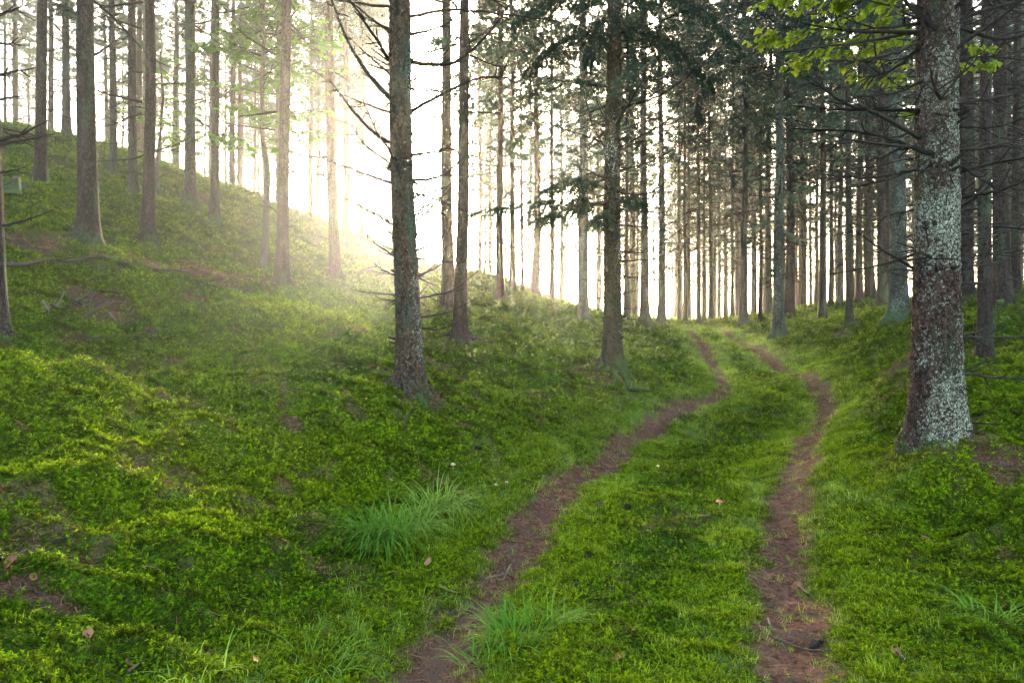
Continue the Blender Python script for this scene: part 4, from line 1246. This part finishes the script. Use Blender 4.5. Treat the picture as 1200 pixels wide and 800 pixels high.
def sapling(px, py, w, H, label, branches, mat_leaf, leaf, seed, wob=0.12, single=False, lean=(0, 0), dens=1.0, d=None, spread=0.28):
    rr = random.Random(seed)
    p = hit(px, py)
    if d is not None:
        p = np.array([(px - CX) / F_PX * d, d, 0])
    x, y = float(p[0]), float(p[1]); z = gz(x, y) - 0.02
    root = thing('beech_sapling', label, 'tree', (x, y, z), None)
    r0 = 0.5 * w * y / F_PX
    zz = np.linspace(-0.1, H, 26)
    P = np.stack([wob * vnoise(zz * 0.9, zz * 0, seed=seed) + lean[0] * zz, wob * vnoise(zz * 0.9, zz * 0 + 9, seed=seed) + lean[1] * zz, zz], -1)
    P[:, :2] -= P[0, :2]
    V, F = tube(P, r0 * (1.25 - 0.95 * np.clip(zz, 0, H) / H), 9)
    me = mesh_np('trunk', V, F); me.materials.append(M['bark_sap']); obj('trunk', me, root)
    fol = Acc(); nleaf = 0
    V0 = None
    for (bz, baz, bl, bel) in branches:
        b0 = np.array([np.interp(bz, zz, P[:, 0]), np.interp(bz, zz, P[:, 1]), bz])
        Q = [b0]; e = bel; a = baz
        for s in range(6):
            Q.append(Q[-1] + np.array([math.cos(a) * math.cos(e), math.sin(a) * math.cos(e), math.sin(e)]) * bl / 6); a += rr.gauss(0, .1); e += rr.gauss(-0.02, .07)
        Q = np.array(Q)
        acc = Acc(); acc.add(*tube(Q, 0.010 * (0.5 + bl / 3) * np.linspace(1, .2, 7), 5))
        pos, az, ti, ro, sc = [], [], [], [], []
        for s in range(int(7 * bl + 2)):
            f = rr.uniform(0.2, 1); b = Q[int(f * 6)]
            ta = a + rr.choice([-1, 1]) * rr.uniform(.3, 1.0); tl = spread * rr.uniform(.5, 1.4) * (0.6 + 0.4 * bl)
            e2 = b + np.array([math.cos(ta), math.sin(ta), rr.uniform(-.25, .12)]) * tl
            acc.add(*tube([b, (b + e2) / 2 + np.array([0, 0, .015]), e2], [.004, .003, .0015], 3))
            for l in range(int(rr.randint(5, 9) * dens)):
                g_ = rr.uniform(.15, 1.05)
                pos.append(b + (e2 - b) * g_ + np.array([0, 0, 0.0])); az.append(ta + rr.choice([-1, 1]) * rr.uniform(.3, 1.1)); ti.append(rr.uniform(-.1, .55)); ro.append(rr.gauss(0, .35)); sc.append(rr.uniform(.7, 1.25))
        br = obj('branch', acc.mesh('branch', M['branch']), root)
        if single:
            for q in range(len(pos)):
                if nleaf >= 299:
                    merge_leaves(fol, pos[q:], az[q:], ti[q:], ro[q:], sc[q:], leaf)
                    break
                nleaf += 1
                obj('leaf', leaf, br, loc=pos[q], rot=(ro[q], ti[q], az[q]), scale=(sc[q],) * 3)
        else:
            merge_leaves(fol, pos, az, ti, ro, sc, leaf)
    if fol.n:
        tag(obj('foliage', fol.mesh('foliage', mat_leaf), root), kind='stuff')
    return root


rs = random.Random(5)
bl = []
for q in range(110):
    zb = 2.6 + 6.0 * rs.random() ** 0.7
    bl.append((zb, rs.uniform(0, 6.283), rs.uniform(0.9, 2.3) * (1.0 if zb < 7 else .8), rs.uniform(-.05, .5)))
sapling(309, 319, 7, 8.6, 'thin wavy-stemmed beech sapling with bright green leaves among the slope spruces', bl, M['beech'], LEAF_B, 61, 0.07, spread=0.34)
bl = []
for q in range(26):
    bl.append((rs.uniform(1.2, 4.6), rs.uniform(-0.9, 3.9), rs.uniform(0.6, 1.5), rs.uniform(-.05, .4)))
sapling(186, 232, 4.0, 5.2, 'small leaning beech sapling with sparse leaf sprays behind the dark trunks', bl, M['beech'], LEAF_B, 62, 0.12, lean=(0.05, 0), spread=0.3)
bl = []
for (zb, a_, l_, e_) in [(3.45, 2.7, .8, .15), (3.65, 3.3, .9, .12), (3.9, 2.6, 1.0, .1), (3.55, 2.9, 1.35, .12), (3.85, 2.95, 1.75, .10), (4.05, 3.15, 1.9, .06), (4.35, 3.2, 1.9, .05), (4.5, 2.8, 1.7, .08), (3.75, 3.25, 1.35, .10), (3.95, 2.7, 1.5, .08), (4.1, 3.4, 1.1, .15), (3.3, 3.1, .55, .05), (4.2, 3.0, 1.6, .1), (3.7, -0.2, .55, .1), (3.6, 0.3, .5, -.05), (4.3, 2.5, 1.2, .1), (3.1, 3.3, .5, -.1)]:
    bl.append((zb, a_, l_, e_))
sapling(1104, 0, 5.5, 4.9, 'maple sapling hidden behind the lichened red trunk, spreading yellow green leaves', bl, M['maple'], LEAF_M, 63, 0.05, single=True, d=6.3, spread=0.22, dens=1.15)
sd = sapling(1166, 400, 1.6, 0.75, 'tiny pale-leaved seedling beside the slim mossy spruce', [(.35, .2, .22, .3), (.5, 2.6, .22, .3), (.62, 1.2, .2, .4), (.7, 4.5, .2, .5), (.45, 5.3, .2, .2)], M['maple'], LEAF_B, 64, 0.03, single=True, dens=0.35, spread=0.08)


# ------------------------------------------------------------------ grass tussocks
def tussock(px, py, n, L, label, seed, spreadr=0.10, bias=None, el=(0.5, 1.4), stray=12):
    rr = random.Random(seed)
    p = hit(px, py, ground_z)
    root = thing('grass_tussock', label, 'grass', (float(p[0]), float(p[1]), float(p[2]) - 0.015), 'grass tussocks')
    acc = Acc()

    def one(acc, q):
        a = rr.uniform(0, 6.283); q_ = spreadr * math.sqrt(rr.random())
        az = a + rr.gauss(0, .6)
        if bias is not None and rr.random() < bias[1]:
            az = bias[0] + rr.gauss(0, .55)
        b = (q_ * math.cos(a), q_ * math.sin(a), 0.0)
        blade(acc, b, az, rr.uniform(*el), L * rr.uniform(.5, 1.15), rr.uniform(.004, .0085), 6, rr.uniform(0.9, 2.3))
    for q in range(n):
        one(acc, q)
    tag(obj('blade_mass', acc.mesh('blade_mass', M['tuft'], False), root), kind='stuff')
    for q in range(stray):
        a2 = Acc(); one(a2, q)
        obj('blade', a2.mesh('blade', M['tuft'], False), root)
    return root


tussock(450, 632, 420, 0.46, 'large drooping pale green grass tussock on the bank left of the track', 1, 0.16, (-1.9, .45), stray=24)
tussock(512, 596, 260, 0.42, 'darker grass tussock drooping behind the large pale one on the bank', 2, 0.15, (-0.6, .55), stray=14)
tussock(487, 618, 150, 0.36, 'small tussock filling the gap between the large pale one and the darker one', 3, 0.10, (-0.9, .4), stray=8)
tussock(602, 752, 190, 0.30, 'upright green tussock on the inner edge of the left wheel track', 4, 0.13, None, (0.5, 1.5), stray=20)
tussock(655, 735, 70, 0.30, 'side clump leaning right from the upright green tussock by the left track', 5, 0.07, (0.3, .7), (0.4, 1.2), stray=8)
tussock(560, 778, 40, 0.24, 'thin pale grass wisps spilling onto the left wheel track', 6, 0.09, (2.6, .4), stray=8)
tussock(1162, 725, 90, 0.26, 'loose fine tussock on the moss right of the right track', 7, 0.14, (2.6, .3), (0.3, 1.2), stray=12)
tussock(370, 785, 34, 0.30, 'sparse long grass blades beside the lower left track', 8, 0.12, None, (0.5, 1.2), stray=12)
tussock(228, 795, 18, 0.26, 'few lone grass blades low on the mossy bank', 9, 0.12, None, (0.7, 1.3), stray=8)
tussock(735, 568, 80, 0.16, 'low bluish grass tuft where the middle strip narrows', 10, 0.10, None, stray=6)
tussock(1010, 585, 40, 0.14, 'low fine grass tuft beside the right wheel track', 11, 0.10, None, stray=4)


# ------------------------------------------------------------------ small things on the floor
def put(px, py):
    return hit(px, py, ground_z)


DL = [leaf_mesh('fallen_leaf', 0.07, 0.055, M['dead_leaf'], c_) for c_ in (-0.5, 0.4, 0.8)]
leaf_spots = [(305, 780, 'on the moss at the bottom of the bank'), (742, 747, 'by the middle strip tussock'), (733, 776, 'in the middle strip moss'), (1050, 775, 'right of the black bark piece'), (1072, 722, 'on the moss beside the right track'),
              (1015, 712, 'at the edge of the right track'), (840, 592, 'near the red mushroom'), (772, 640, 'on the yellow moss of the middle strip'), (793, 655, 'deeper in the middle strip moss'), (498, 668, 'between the big tussock and the track'),
              (466, 676, 'under the big pale tussock'), (20, 662, 'at the foot of the left bank'), (38, 690, 'on the left bank litter'), (62, 640, 'on the left bank moss'), (105, 745, 'low on the left bank'), (155, 790, 'in the lowest moss of the bank'),
              (275, 392, 'below the long fallen branch'), (288, 398, 'on the brown patch of the slope'), (205, 355, 'near the brush heap'), (900, 738, 'lying in the right track'), (940, 690, 'flat in the right wheel rut'), (1172, 452, 'beside the low dead branches'),
              (1140, 412, 'standing up behind the lichened trunk'), (585, 575, 'above the left track'), (610, 690, 'at the left track rim'), (420, 560, 'upslope of the tussock'), (335, 490, 'on the mid bank'), (1090, 640, 'on the moss below the lichened trunk')]
rl = random.Random(12)
for q, (px, py, where) in enumerate(leaf_spots):
    p = put(px, py)
    o = obj('fallen_leaf', DL[q % 3], loc=(p[0], p[1], p[2] + 0.028), rot=(rl.gauss(0, .35), rl.gauss(0, .35), rl.uniform(0, 6.283)), scale=(rl.uniform(.55, 0.95),) * 3)
    if py < 460:
        o.scale = (1.2,) * 3
    tag(o, 'brown fallen leaf ' + where, 'leaf', 'fallen leaves')


def mushroom(px, py, h, rcap, mat, label, flat=0.5):
    p = put(px, py)
    root = thing('mushroom', label, 'mushroom', tuple(p), 'mushrooms')
    V, F = tube(spline([(0, 0, -0.01), (0.002, 0, h * .5), (0.004, 0.002, h)], 6), np.array([1.2, 1.1, 1, .95, .9, .9]) * rcap * 0.22, 10)
    me = mesh_np('stem', V, F); me.materials.append(M['stem']); obj('stem', me, root)
    prof = [(0.2, h - .001), (0.7, h - .002), (1.0, h + .001), (0.96, h + flat * .25 * rcap), (0.75, h + flat * .6 * rcap), (0.4, h + flat * .9 * rcap), (0.02, h + flat * rcap)]
    k = 18; th = np.arange(k) * 6.28318 / k
    V = np.array([[a * rcap * math.cos(t_) * (1 + .05 * math.sin(3 * t_)), a * rcap * math.sin(t_), z_] for a, z_ in prof for t_ in th])
    ii = np.arange(len(prof) - 1)[:, None] * k; jj = np.arange(k)[None, :]
    F = np.stack([ii + jj, ii + (jj + 1) % k, ii + k + (jj + 1) % k, ii + k + jj], -1).reshape(-1, 4)
    me = mesh_np('cap', V, F); me.materials.append(mat); obj('cap', me, root)


mushroom(843, 596, 0.055, 0.030, M['cap_red'], 'red-capped mushroom on the mossy middle strip', 0.55)
mushroom(771, 552, 0.060, 0.020, M['cap_yellow'], 'small yellow mushroom on the far middle strip', 0.6)
mushroom(531, 548, 0.025, 0.026, M['cap_tan'], 'tan button mushroom on the bank above the tussocks', 0.8)
mushroom(581, 571, 0.018, 0.017, M['cap_tan'], 'tiny tan mushroom near the left track bank, first of a pair', 0.8)
mushroom(594, 568, 0.018, 0.017, M['cap_tan'], 'tiny tan mushroom right of its twin near the left track bank', 0.8)


def cone(px, py, label, L=0.085, az=0.0):
    p = put(px, py)
    root = thing('spruce_cone', label, 'cone', (p[0], p[1], p[2] + 0.030), 'spruce cones', (R(88), 0.1, az))
    prof = np.linspace(0, 1, 8)
    V, F = tube(np.stack([0 * prof, 0 * prof, (prof - .5) * L], -1), 0.017 * np.sin(np.pi * (0.12 + 0.83 * prof)) + .001, 10)
    me = mesh_np('core', V, F); me.materials.append(M['cone']); obj('core', me, root)
    acc = Acc()
    for q in range(70):
        f = (q + .5) / 70; a = q * 2.39996
        rr0 = 0.017 * math.sin(math.pi * (0.12 + 0.83 * f)); z_ = (f - .5) * L
        c, s = math.cos(a), math.sin(a)
        V = [(c * rr0 * .8 - s * .007, s * rr0 * .8 + c * .007, z_), (c * rr0 * .8 + s * .007, s * rr0 * .8 - c * .007, z_), (c * (rr0 + .007) + s * .004, s * (rr0 + .007) - c * .004, z_ + .010), (c * (rr0 + .007) - s * .004, s * (rr0 + .007) + c * .004, z_ + .010)]
        acc.add(V, np.array([[0, 1, 2, 3]]))
    tag(obj('scale_mass', acc.mesh('scale_mass', M['cone'], False), root), kind='stuff')


cone(735, 599, 'dark spruce cone on the yellow moss of the middle strip', 0.08, 0.5)
cone(826, 611, 'dark spruce cone lying beside the red mushroom', 0.09, 1.4)
cone(700, 596, 'small dark spruce cone at the inner edge of the left track', 0.06, 2.0)
cone(690, 655, 'dark spruce cone near the upright tussock', 0.07, 0.1)
cone(560, 530, 'spruce cone under the bank edge left of the track', 0.08, 0.8)

# black bark piece in the right track
p = put(958, 760)
acc = Acc()
n = 14
for lay, zz in ((0, 0.0), (1, 0.016)):
    pass
tt = np.linspace(0, 1, n); wd = 0.030 * np.sin(np.pi * (0.1 + 0.85 * tt)) ** 0.6 * (1 + .25 * np.array([rl.gauss(0, 1) for _ in tt]))
V = []
for q in range(n):
    xx = (tt[q] - .5) * 0.16
    zc = 0.012 + 0.008 * math.sin(tt[q] * 5)
    for (sy, sz) in ((-1, 0), (-.6, .016), (.5, .019), (1, .004), (.4, -.008), (-.5, -.009)):
        V.append((xx, sy * wd[q] * .6, zc + sz + rl.gauss(0, .0015)))
ii = np.arange(n - 1)[:, None] * 6; jj = np.arange(6)[None, :]
acc.add(V, np.stack([ii + jj, ii + (jj + 1) % 6, ii + 6 + (jj + 1) % 6, ii + 6 + jj], -1).reshape(-1, 4), np.array([[0, 1, 2], [0, 2, 3], [0, 3, 4], [0, 4, 5]]))
tag(obj('bark_piece', acc.mesh('bark_piece', M['black_bark'], False), loc=(p[0], p[1], p[2] + 0.006), rot=(0, -.1, R(42))), 'black curled piece of bark lying in the right wheel track', 'bark')


def fallen(px_pts, r0, label, name='fallen_branch', mat='twig', group='fallen branches', lift=0.012, side=5, seed=0, seg=9):
    rr = random.Random(seed)
    W = [put(*q) for q in px_pts]
    if any(w is None for w in W):
        return
    W = np.array(W); o0 = W[0].copy()
    P = spline(W, seg * (len(W) - 1))
    g_ = ground_z(P[:, 0], P[:, 1])
    P[:, 2] = np.maximum(g_ + lift + r0 * .5, P[:, 2] * .0 + g_ + r0 * .3) + np.array([rr.gauss(0, .003) for _ in P])
    # stiff wood: smooth the run so that it bridges hollows
    for _ in range(6):
        P[1:-1, 2] = np.maximum(0.25 * P[:-2, 2] + 0.5 * P[1:-1, 2] + 0.25 * P[2:, 2], g_[1:-1] + r0 * .2)
    root = thing(name, label, 'branch', tuple(P[0]), group)
    acc = Acc(); acc.add(*tube(P - P[0], r0 * np.linspace(1, .45, len(P)), 7))
    obj('stem', acc.mesh('stem', M[mat]), root)
    for q in range(side):
        a2 = Acc(); i0 = rr.randrange(len(P) // 4, len(P))
        b = P[i0] - P[0]; dr = P[-1] - P[0]; az = math.atan2(dr[1], dr[0]) + rr.choice([-1, 1]) * rr.uniform(.3, .9)
        L = rr.uniform(.12, .4) * min(1, np.linalg.norm(dr))
        dead_branch(a2, b, az, rr.uniform(0, .35), L, r0 * .4, rr, -.6, 3, 4, 6)
        obj('side_twig', a2.mesh('side_twig', M[mat]), root)
    return root


fallen([(-20, 317), (50, 316), (100, 313), (160, 316), (215, 324), (262, 334)], 0.030, 'long grey fallen branch lying across the slope before the dark trunks', 'fallen_branch', 'twig', None, 0.085, 6, 1)
brush = [([(52, 372), (75, 352)], 'p'), ([(60, 366), (92, 362)], 't'), ([(70, 350), (108, 348)], 't'), ([(78, 370), (112, 356)], 't'), ([(103, 378), (128, 364), (152, 364)], 'p'), ([(95, 368), (110, 352)], 't'), ([(128, 376), (135, 384)], 'p'),
         ([(145, 388), (165, 382)], 't'), ([(50, 362), (58, 374)], 'p'), ([(118, 350), (140, 352)], 't'), ([(84, 358), (118, 366)], 't'), ([(150, 378), (157, 370)], 'p')]
for q, (pts, mk_) in enumerate(brush):
    fallen(pts, 0.016, 'bare stick in the heap of brushwood on the mossy slope', 'brushwood_stick', 'pale_wood' if mk_ == 'p' else 'twig', 'sticks of the brushwood heap', 0.075, 2, 20 + q)
twg = [([(470, 500), (500, 478), (512, 462)], 'forked twig leaning by the foot of the teal trunk', 'twig'), ([(492, 470), (520, 486)], 'short twig on the litter right of the teal trunk', 'twig'), ([(505, 452), (525, 474)], 'thin brown twig beside the teal trunk roots', 'twig'),
       ([(280, 545), (292, 515)], 'green mossy twig curving on the mid bank', 'stone_moss'), ([(598, 668), (590, 684)], 'pale curved twig at the edge of the left track', 'pale_wood'), ([(568, 686), (600, 676)], 'thin reddish twig lying across the left track', 'rot'),
       ([(515, 694), (536, 702)], 'pale broken twig left of the left track', 'pale_wood'), ([(1052, 772), (1062, 782)], 'pale stick chip right of the right track', 'pale_wood'), ([(935, 690), (948, 702)], 'straw-coloured stalk in the right track', 'pale_wood'),
       ([(900, 732), (904, 744)], 'small pinkish splinter in the right track', 'pale_wood'), ([(905, 752), (975, 770)], 'thin brown twig crossing the right track by the bark piece', 'rot'), ([(0, 664), (26, 656)], 'pale weathered stick on the left bank litter', 'pale_wood'),
       ([(60, 648), (84, 640)], 'brown stick on the left bank moss', 'twig'), ([(150, 795), (163, 788)], 'reddish bark stick at the bottom of the bank', 'rot'), ([(1135, 520), (1165, 498)], 'twig standing in the moss right of the lichened trunk', 'twig'),
       ([(1130, 415), (1165, 416), (1204, 414)], 'dead branch lying low behind the lichened trunk', 'twig'), ([(1140, 545), (1200, 552)], 'dark dead branch on the moss right of the lichened trunk', 'twig'), ([(620, 372), (662, 378), (700, 384)], 'fallen branch along the slope crest by the mottled trunk', 'twig'),
       ([(55, 300), (0, 285)], 'dark fallen branch upslope of the long grey one', 'twig'), ([(120, 405), (95, 400)], 'short dark branch on the slope moss', 'twig'), ([(230, 335), (262, 346)], 'thin twig on the brown litter of the slope', 'twig'), ([(245, 350), (300, 345)], 'twig on the brown litter before the sapling', 'twig'),
       ([(640, 352), (690, 372), (735, 384)], 'thin fallen pole lying down the slope crest', 'twig')]
for q, (pts, lab, mt) in enumerate(twg):
    fallen(pts, 0.008 if pts[0][1] > 440 else 0.014, lab, 'fallen_twig', mt, 'fallen twigs', 0.025 if pts[0][1] > 440 else 0.07, 3, 50 + q)


# stump high on the left slope, and a small dark one lower down
def stump(px, py, r, h, label, seed, mat='stone_moss'):
    p = put(px, py)
    root = thing('tree_stump', label, 'stump', (p[0], p[1], p[2] - .05), 'tree stumps')
    rr = random.Random(seed)
    k, n = 22, 9
    V = []
    for q in range(n):
        f = q / (n - 1)
        for s in range(k):
            a = s * 6.28318 / k
            rad = r * (1 + .45 * (1 - f) ** 3 * (0.6 + .4 * math.cos(4 * a + seed)) + .06 * math.sin(7 * a + 3 * f)) * (1 + rr.gauss(0, .02))
            top = h * f * (1 + (.18 * math.sin(a * 2 + seed) + .08 * math.sin(a * 5)) * f)
            V.append((rad * math.cos(a), rad * math.sin(a), top))
    ii = np.arange(n - 1)[:, None] * k; jj = np.arange(k)[None, :]
    F = np.stack([ii + jj, ii + (jj + 1) % k, ii + k + (jj + 1) % k, ii + k + jj], -1).reshape(-1, 4)
    me = mesh_np('body', V, F); me.materials.append(M[mat]); obj('body', me, root)
    top = [V[(n - 1) * k + s] for s in range(k)]
    V2 = [(a * q_, b * q_, c - .02 + .03 * q_) for q_ in (1.0, .6) for a, b, c in top] + [(0, 0, h * .95)]
    F2 = np.array([[s, (s + 1) % k, k + (s + 1) % k, k + s] for s in range(k)]); F3 = np.array([[k + s, k + (s + 1) % k, 2 * k] for s in range(k)])
    me = mesh_np('cut_top', V2, [F2, F3], False); me.materials.append(M['rot']); obj('cut_top', me, root)


stump(8, 226, 0.22, 0.30, 'wide mossy stump high on the left slope', 1)
stump(27, 226, 0.10, 0.20, 'narrow low stump right of the wide mossy one', 2)
stump(176, 392, 0.07, 0.10, 'small rotten stump below the brushwood heap', 3, 'rot')

# ------------------------------------------------------------------ the mist
zmin = float(GZ.min()) - 1.0
zmax = max(o.location.z for o in COL.objects if o.name.startswith('spruce_tree')) + H_TREE * 1.13 + 0.5
x0, x1, ya, yb = -121.5, 122.5, -31.0, 171.0
hv = [(x, y, z) for z in (zmin, zmax) for y in (ya, yb) for x in (x0, x1)]
hf = [(0, 2, 3, 1), (4, 5, 7, 6), (0, 1, 5, 4), (2, 6, 7, 3), (0, 4, 6, 2), (1, 3, 7, 5)]
me = mesh_np('haze', hv, np.array(hf), False)
mh, nt = new_mat('mist')
pv = nt.nodes.new('ShaderNodeVolumePrincipled')
pv.inputs['Color'].default_value = (0.93, 0.94, 0.93, 1)
pv.inputs['Density'].default_value = HAZE_DENSITY
pv.inputs['Anisotropy'].default_value = HAZE_G
om = nt.nodes.new('ShaderNodeOutputMaterial')
nt.links.new(pv.outputs[0], om.inputs['Volume'])
mh.cycles.homogeneous_volume = True
me.materials.append(mh)
tag(obj('haze', me), 'pale morning mist between the trees', 'mist', None, 'stuff')
